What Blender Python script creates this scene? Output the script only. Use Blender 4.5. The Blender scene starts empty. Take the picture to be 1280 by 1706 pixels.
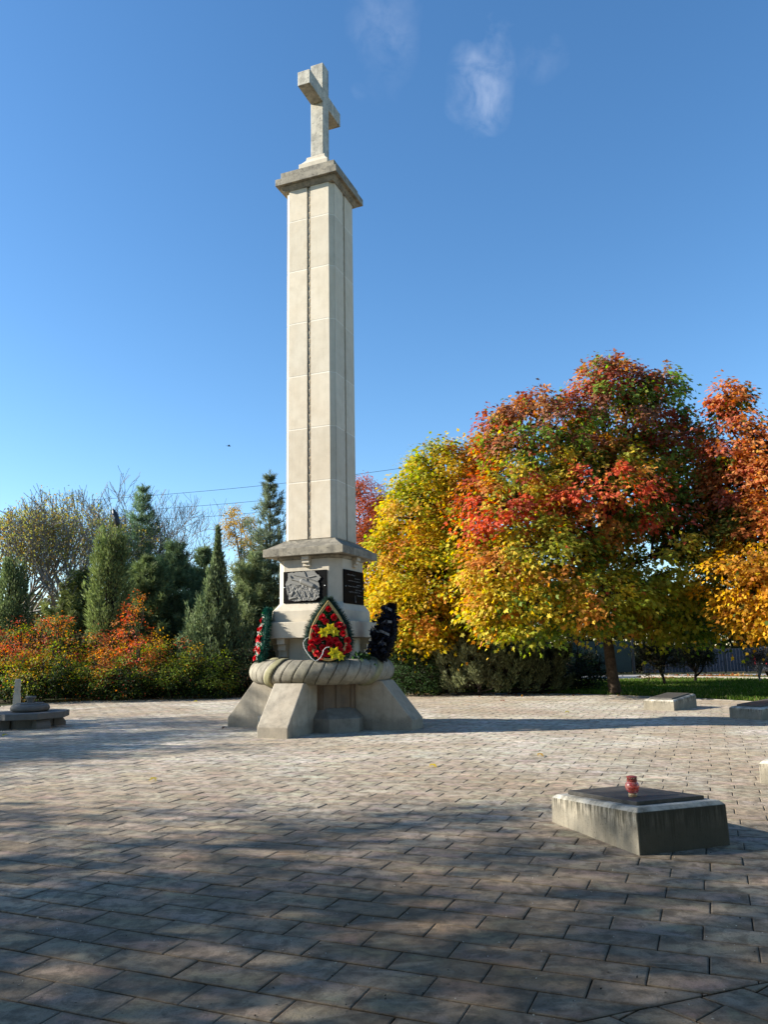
import bpy, math, random
import numpy as np
from mathutils import Matrix, Vector, noise as mnoise
R = math.radians
rnd = random.Random(7)
rs = np.random.RandomState(11)
scene = bpy.context.scene
col = scene.collection

# ------------------------------------------------------------------ camera
FPX, PIT, ROLL, EYE = 1292.5, 0.1764, -0.0188, 1.6
cam_d = bpy.data.cameras.new('camera')
cam_d.sensor_fit = 'VERTICAL'; cam_d.sensor_height = 24; cam_d.lens = 24 * FPX / 1706
cam_d.clip_start = .05; cam_d.clip_end = 3000
cam = bpy.data.objects.new('camera', cam_d); col.objects.link(cam)
cam.matrix_world = Matrix.Translation((0, 0, EYE)) @ Matrix.Rotation(math.pi / 2 + PIT, 4, 'X') @ Matrix.Rotation(ROLL, 4, 'Z')
scene.camera = cam

def ray(px, py):
    a, b = px - 640, py - 853; cr, sr = math.cos(ROLL), math.sin(ROLL)
    u = a * cr + b * sr; v = -a * sr + b * cr
    c, s = math.cos(PIT), math.sin(PIT); up = -v / FPX
    return Vector((u / FPX, c - up * s, s + up * c))
def at(px, py, Y):                       # point of the world seen at a photograph position, at distance Y
    d = ray(px, py); return Vector((0, 0, EYE)) + d * (Y / d.y)
def gr(px, py, z=0):                     # the same on the ground
    d = ray(px, py); return Vector((0, 0, EYE)) + d * ((z - EYE) / d.z)

# monument frame: centre and facing
CX, CY, YAW = -1.407, 17.193, 0.372
NV = Vector((-math.sin(YAW), -math.cos(YAW), 0)); RV = Vector((math.cos(YAW), -math.sin(YAW), 0))
def M(n, r, z): return Vector((CX, CY, z)) + NV * n + RV * r

# ------------------------------------------------------------------ tagging
def tag(o, label=None, cat=None, group=None, kind=None):
    if label: o['label'] = label
    if cat: o['category'] = cat
    if group: o['group'] = group
    if kind: o['kind'] = kind
    return o
def empty(name, loc, rz=0, label=None, cat=None, group=None):
    o = bpy.data.objects.new(name, None); col.objects.link(o); o.empty_display_size = .2
    o.location = loc; o.rotation_euler = (0, 0, rz)
    return tag(o, label, cat, group)
def copy_tree(o, parent=None):
    c = o.copy(); col.objects.link(c)
    if parent: c.parent = parent
    for ch in list(o.children): copy_tree(ch, c)
    return c

# ------------------------------------------------------------------ mesh builder
class MB:
    def __init__(s): s.v = []; s.f = []
    def add(s, vs, fs):
        b = len(s.v); s.v += [tuple(p) for p in vs]; s.f += [tuple(i + b for i in f) for f in fs]; return s
    def box(s, c, d, rot=None):
        hx, hy, hz = d[0] / 2, d[1] / 2, d[2] / 2
        vs = [Vector((x, y, z)) for z in (-hz, hz) for y in (-hy, hy) for x in (-hx, hx)]
        if rot is not None: vs = [rot @ p for p in vs]
        vs = [p + Vector(c) for p in vs]
        return s.add(vs, [(0, 2, 3, 1), (4, 5, 7, 6), (0, 1, 5, 4), (2, 6, 7, 3), (0, 4, 6, 2), (1, 3, 7, 5)])
    def loft(s, rings, cap=True):        # rings: list of equal-length point lists
        n = len(rings[0]); vs = [p for r in rings for p in r]; fs = []
        for k in range(len(rings) - 1):
            for i in range(n):
                j = (i + 1) % n; fs.append((k * n + i, k * n + j, (k + 1) * n + j, (k + 1) * n + i))
        if cap: fs.append(tuple(range(n - 1, -1, -1))); fs.append(tuple((len(rings) - 1) * n + i for i in range(n)))
        return s.add(vs, fs)
    def prism(s, poly, z0, z1): return s.loft([[(x, y, z0) for x, y in poly], [(x, y, z1) for x, y in poly]])
    def lathe(s, prof, n=24, c=(0, 0, 0)):
        return s.loft([[(c[0] + r * math.cos(2 * math.pi * i / n), c[1] + r * math.sin(2 * math.pi * i / n), c[2] + z) for i in range(n)] for r, z in prof])
    def tube(s, pts, rad, n=6):
        pts = [Vector(p) for p in pts]
        if not hasattr(rad, '__len__'): rad = [rad] * len(pts)
        rings = []; prev = None
        for k, p in enumerate(pts):
            t = (pts[min(k + 1, len(pts) - 1)] - pts[max(k - 1, 0)]).normalized()
            a = prev if prev is not None else (Vector((0, 0, 1)) if abs(t.z) < .9 else Vector((1, 0, 0)))
            x = (a - t * a.dot(t));
            if x.length < 1e-4: x = t.orthogonal()
            x.normalize(); y = t.cross(x); prev = x
            rings.append([p + (x * math.cos(2 * math.pi * i / n) + y * math.sin(2 * math.pi * i / n)) * rad[k] for i in range(n)])
        return s.loft(rings)
    def build(s, name, m, parent=None, bevel=0, smooth=False, seg=2):
        me = bpy.data.meshes.new(name); me.from_pydata(s.v, [], s.f); me.update()
        if smooth: me.polygons.foreach_set('use_smooth', [True] * len(me.polygons))
        me.materials.append(m)
        o = bpy.data.objects.new(name, me); col.objects.link(o)
        if parent: o.parent = parent
        if bevel:
            b = o.modifiers.new('bevel', 'BEVEL'); b.width = bevel; b.segments = seg; b.limit_method = 'ANGLE'; b.angle_limit = R(25)
        return o

def np_mesh(name, V, k, m, parent=None, cols=None, smooth=False, F=None):
    """V (nv,3); F (nf,k) or consecutive k-gons; cols (nv,3)"""
    me = bpy.data.meshes.new(name); V = np.ascontiguousarray(V, dtype=np.float32)
    if F is None: F = np.arange(len(V)).reshape(-1, k)
    nf = len(F)
    me.vertices.add(len(V)); me.vertices.foreach_set('co', V.ravel())
    me.loops.add(nf * k); me.loops.foreach_set('vertex_index', np.ascontiguousarray(F, dtype=np.int32).ravel())
    me.polygons.add(nf); me.polygons.foreach_set('loop_start', np.arange(nf, dtype=np.int32) * k)
    if smooth: me.polygons.foreach_set('use_smooth', np.ones(nf, dtype=bool))
    me.update(calc_edges=True)
    if cols is not None:
        a = me.color_attributes.new('Col', 'FLOAT_COLOR', 'POINT')
        a.data.foreach_set('color', np.concatenate([cols, np.ones((len(V), 1))], 1).astype(np.float32).ravel())
    me.materials.append(m)
    o = bpy.data.objects.new(name, me); col.objects.link(o)
    if parent: o.parent = parent
    return o

# ------------------------------------------------------------------ materials
def newmat(name, rough=.8, spec=.3):
    m = bpy.data.materials.new(name); m.use_nodes = True; nt = m.node_tree
    b = nt.nodes['Principled BSDF']; b.inputs['Roughness'].default_value = rough; b.inputs['Specular IOR Level'].default_value = spec
    return m, nt, b
def N(nt, typ, **kw):
    n = nt.nodes.new(typ)
    for k, v in kw.items():
        if k in n.inputs: n.inputs[k].default_value = v
        else: setattr(n, k, v)
    return n
def coord(nt, scale=(1, 1, 1), kind='Object'):
    tc = N(nt, 'ShaderNodeTexCoord'); mp = N(nt, 'ShaderNodeMapping'); mp.inputs['Scale'].default_value = scale
    nt.links.new(tc.outputs[kind], mp.inputs['Vector']); return mp.outputs['Vector']
def nz(nt, vec, scale, detail=4, rough=.6, dist=0):
    n = N(nt, 'ShaderNodeTexNoise'); n.inputs['Scale'].default_value = scale; n.inputs['Detail'].default_value = detail
    n.inputs['Roughness'].default_value = rough; n.inputs['Distortion'].default_value = dist
    nt.links.new(vec, n.inputs['Vector']); return n.outputs['Fac']
def ramp(nt, fac, stops):
    r = N(nt, 'ShaderNodeValToRGB'); e = r.color_ramp.elements
    while len(e) < len(stops): e.new(.5)
    for i, (p, c) in enumerate(stops):
        e[i].position = p; e[i].color = (c, c, c, 1) if not hasattr(c, '__len__') else (*c, 1)
    nt.links.new(fac, r.inputs['Fac']); return r.outputs['Color']
def mix(nt, fac, a, b, mode='MIX'):
    m = N(nt, 'ShaderNodeMix', data_type='RGBA', blend_type=mode)
    for sock, val in ((m.inputs[0], fac), (m.inputs[6], a), (m.inputs[7], b)):
        if hasattr(val, 'is_linked'): nt.links.new(val, sock)
        elif hasattr(val, '__len__'): sock.default_value = (*val, 1)
        else: sock.default_value = val
    return m.outputs[2]
def math_(nt, op, a, b=0, clamp=False):
    m = N(nt, 'ShaderNodeMath', operation=op, use_clamp=clamp)
    for i, v in enumerate((a, b)):
        if hasattr(v, 'is_linked'): nt.links.new(v, m.inputs[i])
        else: m.inputs[i].default_value = v
    return m.outputs[0]
def bump(nt, b, h, strength=.4, dist=.01):
    n = N(nt, 'ShaderNodeBump'); n.inputs['Strength'].default_value = strength; n.inputs['Distance'].default_value = dist
    nt.links.new(h, n.inputs['Height']); nt.links.new(n.outputs['Normal'], b.inputs['Normal'])

def stone(name, base, dark, warm=(.42, .33, .2), stain=.5, speck=.3, top=.5, rough=.85, streak=.3, pits=.5, foot=0, attr=False, ssc=1.6, fsc=55):
    m, nt, b = newmat(name, rough, .25); L = nt.links.new
    v = coord(nt)
    big = nz(nt, v, .9, 5, .6, .6); mid = nz(nt, v, 4.5, 6, .65); fine = nz(nt, v, fsc, 5, .75)
    st = nz(nt, coord(nt, (7, 7, .55)), ssc, 5, .65)
    c = mix(nt, ramp(nt, big, [(.35, 0), (.72, .55)]), base, warm)
    c = mix(nt, math_(nt, 'MULTIPLY', ramp(nt, mid, [(.42, 0), (.75, 1)]), stain), c, dark)
    c = mix(nt, math_(nt, 'MULTIPLY', ramp(nt, st, [(.5, 0), (.78, 1)]), streak), c, dark)
    c = mix(nt, math_(nt, 'MULTIPLY', ramp(nt, fine, [(.56, 0), (.68, 1)]), speck), c, tuple(x * .45 for x in dark))
    g = N(nt, 'ShaderNodeNewGeometry'); sx = N(nt, 'ShaderNodeSeparateXYZ'); L(g.outputs['Normal'], sx.inputs[0])
    upm = math_(nt, 'MULTIPLY', math_(nt, 'GREATER_THAN', sx.outputs['Z'], .6), math_(nt, 'MULTIPLY', ramp(nt, mid, [(.3, .4), (.7, 1)]), top))
    c = mix(nt, upm, c, dark)
    if foot:                              # damp, dirty band near the ground
        so = N(nt, 'ShaderNodeSeparateXYZ'); tc = N(nt, 'ShaderNodeTexCoord'); L(tc.outputs['Object'], so.inputs[0])
        h = math_(nt, 'SUBTRACT', so.outputs['Z'], math_(nt, 'MULTIPLY', mid, .35))
        fm = math_(nt, 'MULTIPLY', ramp(nt, h, [(0, 1), (.12, 0)]), foot)
        c = mix(nt, fm, c, tuple(x * .6 for x in dark))
    vo = N(nt, 'ShaderNodeTexVoronoi'); vo.inputs['Scale'].default_value = 26; L(v, vo.inputs['Vector'])
    pm = ramp(nt, vo.outputs['Distance'], [(.1, 0), (.2, 1)])
    keep = ramp(nt, mid, [(.5, 1), (.62, 0)])
    pit = math_(nt, 'MAXIMUM', pm, keep)
    c = mix(nt, math_(nt, 'MULTIPLY', math_(nt, 'SUBTRACT', 1, pit), pits), c, tuple(x * .35 for x in dark))
    if name == 'mossy_concrete':          # drips from the rim and a damp, blackened outer end
        so = N(nt, 'ShaderNodeSeparateXYZ'); tc_ = N(nt, 'ShaderNodeTexCoord'); L(tc_.outputs['Object'], so.inputs[0])
        dr = nz(nt, coord(nt, (9, 9, .4)), 5.0, 5, .7)
        hh = math_(nt, 'ADD', math_(nt, 'MULTIPLY', so.outputs['Z'], 2.6), math_(nt, 'MULTIPLY', math_(nt, 'SUBTRACT', dr, .5), 1.9))
        c = mix(nt, ramp(nt, hh, [(.47, 0), (.76, .9)]), c, (.045, .04, .026))
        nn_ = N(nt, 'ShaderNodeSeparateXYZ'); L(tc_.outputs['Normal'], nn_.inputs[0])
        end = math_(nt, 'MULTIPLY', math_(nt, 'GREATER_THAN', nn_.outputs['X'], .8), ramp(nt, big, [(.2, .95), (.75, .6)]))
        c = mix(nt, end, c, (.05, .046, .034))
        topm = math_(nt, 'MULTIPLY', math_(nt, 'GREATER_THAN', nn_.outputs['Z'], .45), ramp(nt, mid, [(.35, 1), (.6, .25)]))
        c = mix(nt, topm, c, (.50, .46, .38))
    if attr: c = mix(nt, 1, c, N(nt, 'ShaderNodeAttribute', attribute_name='Col').outputs['Color'], 'MULTIPLY')
    L(c, b.inputs['Base Color'])
    h = math_(nt, 'ADD', math_(nt, 'MULTIPLY', fine, .5), math_(nt, 'ADD', mid, math_(nt, 'MULTIPLY', pit, .6)))
    bump(nt, b, h, .35, .012)
    return m

M_shaft = stone('pale_limestone', (.64, .565, .44), (.38, .31, .21), (.56, .45, .31), .32, .05, .25, streak=.28, pits=.3, attr=True)
M_ped = stone('pedestal_limestone', (.56, .495, .385), (.28, .24, .18), (.47, .39, .28), .3, .12, .3, streak=.25, pits=.35)
M_weath = stone('weathered_limestone', (.31, .275, .215), (.06, .055, .045), (.30, .26, .18), .75, .95, .5, streak=.6, pits=.3, fsc=17)
M_ring = stone('mossy_stone_ring', (.33, .295, .235), (.10, .088, .065), (.25, .23, .13), .85, .35, .15, streak=.1, pits=.5, attr=True)
M_butt = stone('buttress_stone', (.42, .37, .29), (.14, .12, .09), (.32, .25, .17), .5, .35, .25, streak=.4, pits=.6, foot=.3)
M_core = stone('dark_core_stone', (.15, .12, .09), (.09, .075, .06), (.23, .15, .085), .6, .3, .1, streak=.8, pits=.3)  # brown stone, its colour darkened further to deepen the shade of the recess
M_plinth = stone('grey_plinth_stone', (.26, .235, .19), (.075, .066, .052), (.16, .13, .09), .5, .3, .3, streak=.3)
M_mortar = stone('mortar', (.78, .72, .60), (.4, .36, .3), (.55, .5, .4), .1, .05, .1)
M_tomb = stone('mossy_concrete', (.48, .43, .34), (.045, .041, .028), (.52, .42, .27), .35, .6, .2, streak=.35, pits=.6, foot=.55, ssc=4.2)
M_grey = stone('grey_granite', (.13, .125, .115), (.06, .058, .054), (.15, .14, .12), .5, .35, .1, streak=.1)
M_kerb = stone('kerb_concrete', (.30, .27, .22), (.15, .13, .11), (.36, .32, .26), .4, .3, .2)

def plain(name, c, rough=.5, spec=.4, var=.25, scale=14, metal=0, bmp=.1):
    m, nt, b = newmat(name, rough, spec); f = nz(nt, coord(nt), scale, 5, .6)
    k = ramp(nt, f, [(.3, 1 - var), (.7, 1)]); nt.links.new(mix(nt, 1, c, k, 'MULTIPLY'), b.inputs['Base Color'])
    b.inputs['Metallic'].default_value = metal
    if bmp: bump(nt, b, f, bmp, .005)
    return m
M_black = plain('polished_black_granite', (.009, .009, .009), .5, .03, .4, 40, bmp=0)
M_slab = plain('dark_granite_slab', (.085, .075, .062), .55, .4, .6, 16, bmp=.3)
M_relief = plain('grey_relief_stone', (.25, .24, .215), .75, .2, .35, 60)
M_etch = plain('etched_lines', (.26, .25, .23), .8, .2, .1, 30)
M_bolt = plain('bolt_steel', (.6, .6, .58), .35, .5, .1, 50, 1)
M_rust = plain('rust_stain', (.13, .055, .025), .9, .1, .5, 20)
M_bark = plain('bark', (.085, .06, .042), .95, .1, .6, 12, bmp=.8)
M_barkd = plain('dark_bark', (.045, .034, .027), .95, .1, .5, 12, bmp=.6)
M_barkg = plain('grey_bark', (.30, .27, .24), .95, .1, .5, 9, bmp=.5)
M_gold = plain('gold_ribbon_satin', (.52, .36, .12), .35, .5, .2, 40)
M_white = plain('white_plastic', (.7, .7, .66), .5, .4, .12, 40)
M_dgreen = plain('wreath_backing', (.018, .05, .035), .8, .2, .4, 30)
M_blackcloth = plain('black_ribbon_cloth', (.012, .012, .016), .6, .3, .3, 30)
M_greycloth = plain('grey_ribbon_cloth', (.26, .25, .23), .7, .2, .4, 30)
M_lampm = plain('black_painted_steel', (.02, .02, .022), .4, .5, .3, 20)
M_panel = plain('blue_grey_sheet_metal', (.055, .065, .09), .6, .2, .3, 2)
M_gate = plain('dark_green_gate_paint', (.012, .035, .03), .5, .4, .3, 2)
M_road = plain('light_road_surface', (.33, .31, .28), .95, .2, .35, 3)
M_carp = plain('dark_car_paint', (.05, .052, .06), .3, .5, .1, 3, .3, bmp=0)
M_glassd = plain('tinted_car_glass', (.012, .014, .018), .08, .6, .1, 3, bmp=0)
M_tyre = plain('tyre_rubber', (.018, .018, .018), .85, .2, .2, 20)
M_rim = plain('alloy_rim', (.55, .55, .56), .3, .5, .1, 20, .9)
M_tail = plain('red_tail_lamp', (.45, .012, .02), .2, .6, .2, 30, bmp=0)

def leafmat(name, trans=.35, rough=.6, spec=.15):
    m, nt, b = newmat(name, rough, spec); L = nt.links.new
    at_ = N(nt, 'ShaderNodeAttribute', attribute_name='Col')
    L(at_.outputs['Color'], b.inputs['Base Color'])
    t = N(nt, 'ShaderNodeBsdfTranslucent'); hs = N(nt, 'ShaderNodeHueSaturation'); hs.inputs['Saturation'].default_value = 1.15; hs.inputs['Value'].default_value = 1.25
    L(at_.outputs['Color'], hs.inputs['Color']); L(hs.outputs['Color'], t.inputs['Color'])
    mx = N(nt, 'ShaderNodeMixShader'); mx.inputs[0].default_value = trans
    L(b.outputs[0], mx.inputs[1]); L(t.outputs[0], mx.inputs[2]); L(mx.outputs[0], nt.nodes['Material Output'].inputs['Surface'])
    return m
M_leaf = leafmat('broad_leaf', .46)
M_needle = leafmat('needle', .25, .7)
M_petal = leafmat('fabric_petal', .2, .6)

# paving: each stone carries its own tone in Col
def paving_mat():
    m, nt, b = newmat('concrete_paving', .9, .08); L = nt.links.new
    a = N(nt, 'ShaderNodeAttribute', attribute_name='Col'); v = coord(nt)
    n1 = nz(nt, v, 1.1, 6, .62, .5); n2 = nz(nt, v, 9, 7, .7, .4); n3 = nz(nt, v, 95, 3, .7); n4 = nz(nt, v, .28, 3, .5, .3)
    n5 = nz(nt, coord(nt, (1, 3.2, 1)), 3.1, 5, .65, 1.2)
    c = mix(nt, ramp(nt, n1, [(.38, 0), (.62, 1)]), (.43, .375, .29), (.62, .555, .45))
    c = mix(nt, ramp(nt, n4, [(.40, 0), (.60, .8)]), c, (.36, .27, .18))
    c = mix(nt, 1, c, a.outputs['Color'], 'MULTIPLY')
    c = mix(nt, ramp(nt, n2, [(.40, .75), (.56, 0)]), c, (.16, .135, .10))
    c = mix(nt, ramp(nt, n5, [(.52, 0), (.72, .5)]), c, (.66, .58, .46))
    c = mix(nt, ramp(nt, n3, [(.3, .5), (.46, 0)]), c, (.12, .095, .07))
    so = N(nt, 'ShaderNodeSeparateXYZ'); L(N(nt, 'ShaderNodeTexCoord').outputs['Object'], so.inputs[0])   # near paving darkened to deepen the tree shade, plus some grime
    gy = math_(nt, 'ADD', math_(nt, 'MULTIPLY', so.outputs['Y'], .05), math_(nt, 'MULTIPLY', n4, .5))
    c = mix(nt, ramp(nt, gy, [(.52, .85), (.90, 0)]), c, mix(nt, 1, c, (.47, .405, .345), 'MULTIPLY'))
    L(c, b.inputs['Base Color'])
    h = math_(nt, 'ADD', math_(nt, 'MULTIPLY', n2, 1.0), math_(nt, 'ADD', math_(nt, 'MULTIPLY', n3, .3), math_(nt, 'MULTIPLY', n5, .8)))
    bump(nt, b, h, .55, .014)
    L(ramp(nt, n2, [(.3, .55), (.7, .9)]), b.inputs['Roughness'])
    return m
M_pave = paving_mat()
M_joint = plain('joint_soil', (.045, .042, .03), 1, .1, .5, 30, bmp=.5)

def ground_mat():
    m, nt, b = newmat('earth_and_grass', .95, .1); v = coord(nt)
    a = nz(nt, v, .35, 6, .6); c_ = nz(nt, v, 6, 6, .7)
    c = mix(nt, ramp(nt, a, [(.4, 0), (.6, 1)]), (.035, .045, .014), (.06, .05, .025))
    c = mix(nt, ramp(nt, c_, [(.4, 0), (.7, .7)]), c, (.028, .022, .014))
    nt.links.new(c, b.inputs['Base Color']); bump(nt, b, c_, .8, .05); return m
M_ground = ground_mat()

# ------------------------------------------------------------------ world and sun
SUN_EL, SUN_AZ_SHADOW = R(24), R(-1.5)            # direction in which shadows fall, from +X
sd = Vector((-math.cos(SUN_AZ_SHADOW), -math.sin(SUN_AZ_SHADOW), 0)) * math.cos(SUN_EL) + Vector((0, 0, math.sin(SUN_EL)))
sun_d = bpy.data.lights.new('sun', 'SUN'); sun_d.energy = 12.0; sun_d.angle = R(.53); sun_d.color = (1, .95, .85)
sun = bpy.data.objects.new('sun', sun_d); col.objects.link(sun)
sun.rotation_euler = sd.to_track_quat('Z', 'Y').to_euler()
w = bpy.data.worlds.new('World'); scene.world = w; w.use_nodes = True; nt = w.node_tree
bg = nt.nodes['Background']; sky = N(nt, 'ShaderNodeTexSky', sky_type='NISHITA'); sky.sun_disc = False
sky.sun_elevation = SUN_EL; sky.sun_rotation = math.atan2(sd.x, sd.y); sky.altitude = 200; sky.air_density = 1.0; sky.dust_density = .25; sky.ozone_density = 2.5
tc = N(nt, 'ShaderNodeTexCoord')
skyc = sky.outputs['Color']
hs = N(nt, 'ShaderNodeHueSaturation'); hs.inputs['Saturation'].default_value = 1.2; hs.inputs['Value'].default_value = 1.6; nt.links.new(skyc, hs.inputs['Color']); skyc = hs.outputs['Color']
def cloud(px, py, sx, sy, amt, seed, cur):
    d = ray(px, py).normalized(); X = d.cross(Vector((0, 0, 1))).normalized(); Yv = X.cross(d)
    def dot(vv, k):
        n = N(nt, 'ShaderNodeVectorMath', operation='DOT_PRODUCT'); nt.links.new(tc.outputs['Generated'], n.inputs[0]); n.inputs[1].default_value = vv; return math_(nt, 'MULTIPLY', n.outputs['Value'], k)
    nn = N(nt, 'ShaderNodeTexNoise'); nn.inputs['Scale'].default_value = 13 + seed; nn.inputs['Detail'].default_value = 4; nn.inputs['Roughness'].default_value = .5; nn.inputs['Distortion'].default_value = .5
    nt.links.new(tc.outputs['Generated'], nn.inputs['Vector'])
    off = math_(nt, 'MULTIPLY', math_(nt, 'SUBTRACT', nn.outputs['Fac'],   .5), 1.5)
    u = math_(nt, 'ADD', dot(X, FPX / sx), off); v_ = math_(nt, 'ADD', dot(Yv, FPX / sy), off)
    fd = dot(d, 1)
    r2 = math_(nt, 'ADD', math_(nt, 'MULTIPLY', u, u), math_(nt, 'MULTIPLY', v_, v_))
    mask = math_(nt, 'MULTIPLY', ramp(nt, r2, [(0, 1), (1, 0)]), math_(nt, 'GREATER_THAN', fd, 0))
    n2 = N(nt, 'ShaderNodeTexNoise'); n2.inputs['Scale'].default_value = 24 + seed * 3; n2.inputs['Detail'].default_value = 9; n2.inputs['Roughness'].default_value = .62; n2.inputs['Distortion'].default_value = .4; nt.links.new(tc.outputs['Generated'], n2.inputs['Vector'])
    mask = math_(nt, 'MULTIPLY', mask, ramp(nt, n2.outputs['Fac'], [(.36, .05), (.68, 1)]))
    return mix(nt, math_(nt, 'MULTIPLY', mask, amt), cur, (7.0, 7.5, 8.6))
skyc = cloud(802, 146, 54, 80, .30, 0, skyc)
skyc = cloud(640, 50, 55, 90, .10, 2, skyc)
skyc = cloud(905, 100, 40, 30, .05, 4, skyc)
nt.links.new(skyc, bg.inputs['Color']); bg.inputs['Strength'].default_value = .15
scene.view_settings.view_transform = 'Standard'; scene.view_settings.look = 'None'; scene.view_settings.exposure = 0
scene.render.engine = 'CYCLES'
scene.cycles.max_bounces = 6; scene.cycles.transparent_max_bounces = 8

# ------------------------------------------------------------------ ground, plaza, road
def sheet(name, pts, z, m):
    return tag(MB().add([(x, y, z) for x, y in pts], [tuple(range(len(pts)))]).build(name, m), kind='structure')
sheet('ground', [(900 * math.cos(a * math.pi / 16), 900 * math.sin(a * math.pi / 16)) for a in range(32)], -.035, M_ground)
PLC = Vector((CX, CY)); edge_px = [(0, 1177), (80, 1171), (400, 1161), (700, 1155), (860, 1157), (1000, 1158), (1130, 1164), (1280, 1170)]
plaza = []
for k in range(72):                      # rim of the round plaza, slightly wider on the left
    a = k * math.pi / 36; c_, s_ = math.cos(a), math.sin(a)
    rr = 12.65 + 2.2 * max(0, math.cos(a - R(135))) ** 2 * 1.0
    plaza.append((CX + rr * c_, CY + rr * s_))
front = [(-16, -4), (16, -4), (16, 12), (11.2, 16.5)]
sheet('paving_bed', plaza, -.014, M_joint)
sheet('front_paving_bed', [(-15, -5), (15, -5), (14.5, 14), (4, 12), (-8, 12), (-14.8, 14)], -.018, M_joint)

def clip(poly, a, n):                    # keep the side where (p-a).n >= 0
    out = []
    for i in range(len(poly)):
        p, q = poly[i], poly[(i + 1) % len(poly)]
        dp = (p[0] - a[0]) * n[0] + (p[1] - a[1]) * n[1]; dq = (q[0] - a[0]) * n[0] + (q[1] - a[1]) * n[1]
        if dp >= 0: out.append(p)
        if (dp >= 0) != (dq >= 0):
            t = dp / (dp - dq); out.append((p[0] + (q[0] - p[0]) * t, p[1] + (q[1] - p[1]) * t))
    return out
seamA, seamB = (.76, 3.68), (1.79, 4.06)
sn = (-(seamB[1] - seamA[1]), seamB[0] - seamA[0]); sl = math.hypot(*sn); sn = (sn[0] / sl, sn[1] / sl)
def pavers(name, ang, keep, seamn, seed, L_=.5, W_=.238):
    r_ = random.Random(seed); V = []; F = []; C = []
    ca, sa = math.cos(ang), math.sin(ang)
    for j in range(-130, 131):
        for i in range(-62, 63):
            u = (i + (.5 if j % 2 else 0)) * L_ + .02 * math.sin(j * 1.7); v = j * W_
            x, y = u * ca - v * sa + 1.0, u * sa + v * ca + 12
            if not keep(x, y): continue
            g = .0022 + r_.random() * .002; gw = .0045 + r_.random() * .003
            q = [(-L_ / 2 + g, -W_ / 2 + gw), (L_ / 2 - g, -W_ / 2 + gw), (L_ / 2 - g, W_ / 2 - gw), (-L_ / 2 + g, W_ / 2 - gw)]
            q = [(x + a * ca - b * sa, y + a * sa + b * ca) for a, b in q]
            if seamn: q = clip(q, (seamA[0] + seamn[0] * .004, seamA[1] + seamn[1] * .004), seamn)
            if len(q) < 3: continue
            mx, my = sum(p[0] for p in q) / len(q), sum(p[1] for p in q) / len(q)
            tx, ty, tz = r_.gauss(0, .004), r_.gauss(0, .006), r_.gauss(0, .0012)
            b = len(V); n = len(q); tone = r_.gauss(1, .08); tint = r_.gauss(0, .016)
            cc = (tone * (1 + tint), tone, tone * (1 - tint))
            def zz(p): return tz + (p[0] - mx) * tx + (p[1] - my) * ty
            for p in q: V.append((p[0], p[1], -.012)); C.append(tuple(k * .4 for k in cc))
            for p in q: V.append((p[0], p[1], zz(p) - .003)); C.append(tuple(k * .75 for k in cc))
            for p in q:
                d = math.hypot(p[0] - mx, p[1] - my); s_ = max(0, 1 - .008 / max(d, .02))
                V.append((mx + (p[0] - mx) * s_, my + (p[1] - my) * s_, zz(p))); C.append(tuple(k * .84 for k in cc))
            for p in q:
                s_ = r_.uniform(.55, .82); V.append((mx + (p[0] - mx) * s_, my + (p[1] - my) * s_, zz(p) + r_.uniform(-.0006, .0012))); C.append(tuple(k * r_.uniform(.98, 1.16) for k in cc))
            for k in range(n):
                k2 = (k + 1) % n; F.append((b + k, b + k2, b + n + k2, b + n + k)); F.append((b + n + k, b + n + k2, b + 2 * n + k2, b + 2 * n + k)); F.append((b + 2 * n + k, b + 2 * n + k2, b + 3 * n + k2, b + 3 * n + k))
            F.append(tuple(b + 3 * n + k for k in range(n)))
    me = bpy.data.meshes.new(name); me.from_pydata(V, [], F); me.update()
    a = me.color_attributes.new('Col', 'FLOAT_COLOR', 'POINT'); a.data.foreach_set('color', np.array([(*c, 1) for c in C], dtype=np.float32).ravel())
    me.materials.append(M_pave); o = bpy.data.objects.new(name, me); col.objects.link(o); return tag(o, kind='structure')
def in_plaza(x, y):
    a = math.atan2(y - CY, x - CX); rr = 12.65 + 2.2 * max(0, math.cos(a - R(135))) ** 2
    return math.hypot(x - CX, y - CY) < rr - .1 or (y < 13 and abs(x) < 13.5 and (x - seamA[0]) * sn[0] + (y - seamA[1]) * sn[1] > -.3 and y > -2)
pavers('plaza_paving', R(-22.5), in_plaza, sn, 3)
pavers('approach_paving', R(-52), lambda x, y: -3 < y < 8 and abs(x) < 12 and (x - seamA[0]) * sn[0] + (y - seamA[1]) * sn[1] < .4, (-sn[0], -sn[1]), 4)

# edging kerb of the plaza
kb = MB()
for k in range(40):
    a0, a1 = R(-10 + k * 5.2), R(-10 + (k + 1) * 5.2)
    def rr_(a): return 12.65 + 2.2 * max(0, math.cos(a - R(135))) ** 2
    p = [(CX + (rr_(a) + d) * math.cos(a), CY + (rr_(a) + d) * math.sin(a)) for a, d in ((a0 + .003, 0), (a1 - .003, 0), (a1 - .003, .12), (a0 + .003, .12))]
    kb.prism(p[::-1], -.03, .006)
tag(kb.build('kerb', M_kerb, bevel=.01), kind='structure')

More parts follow.
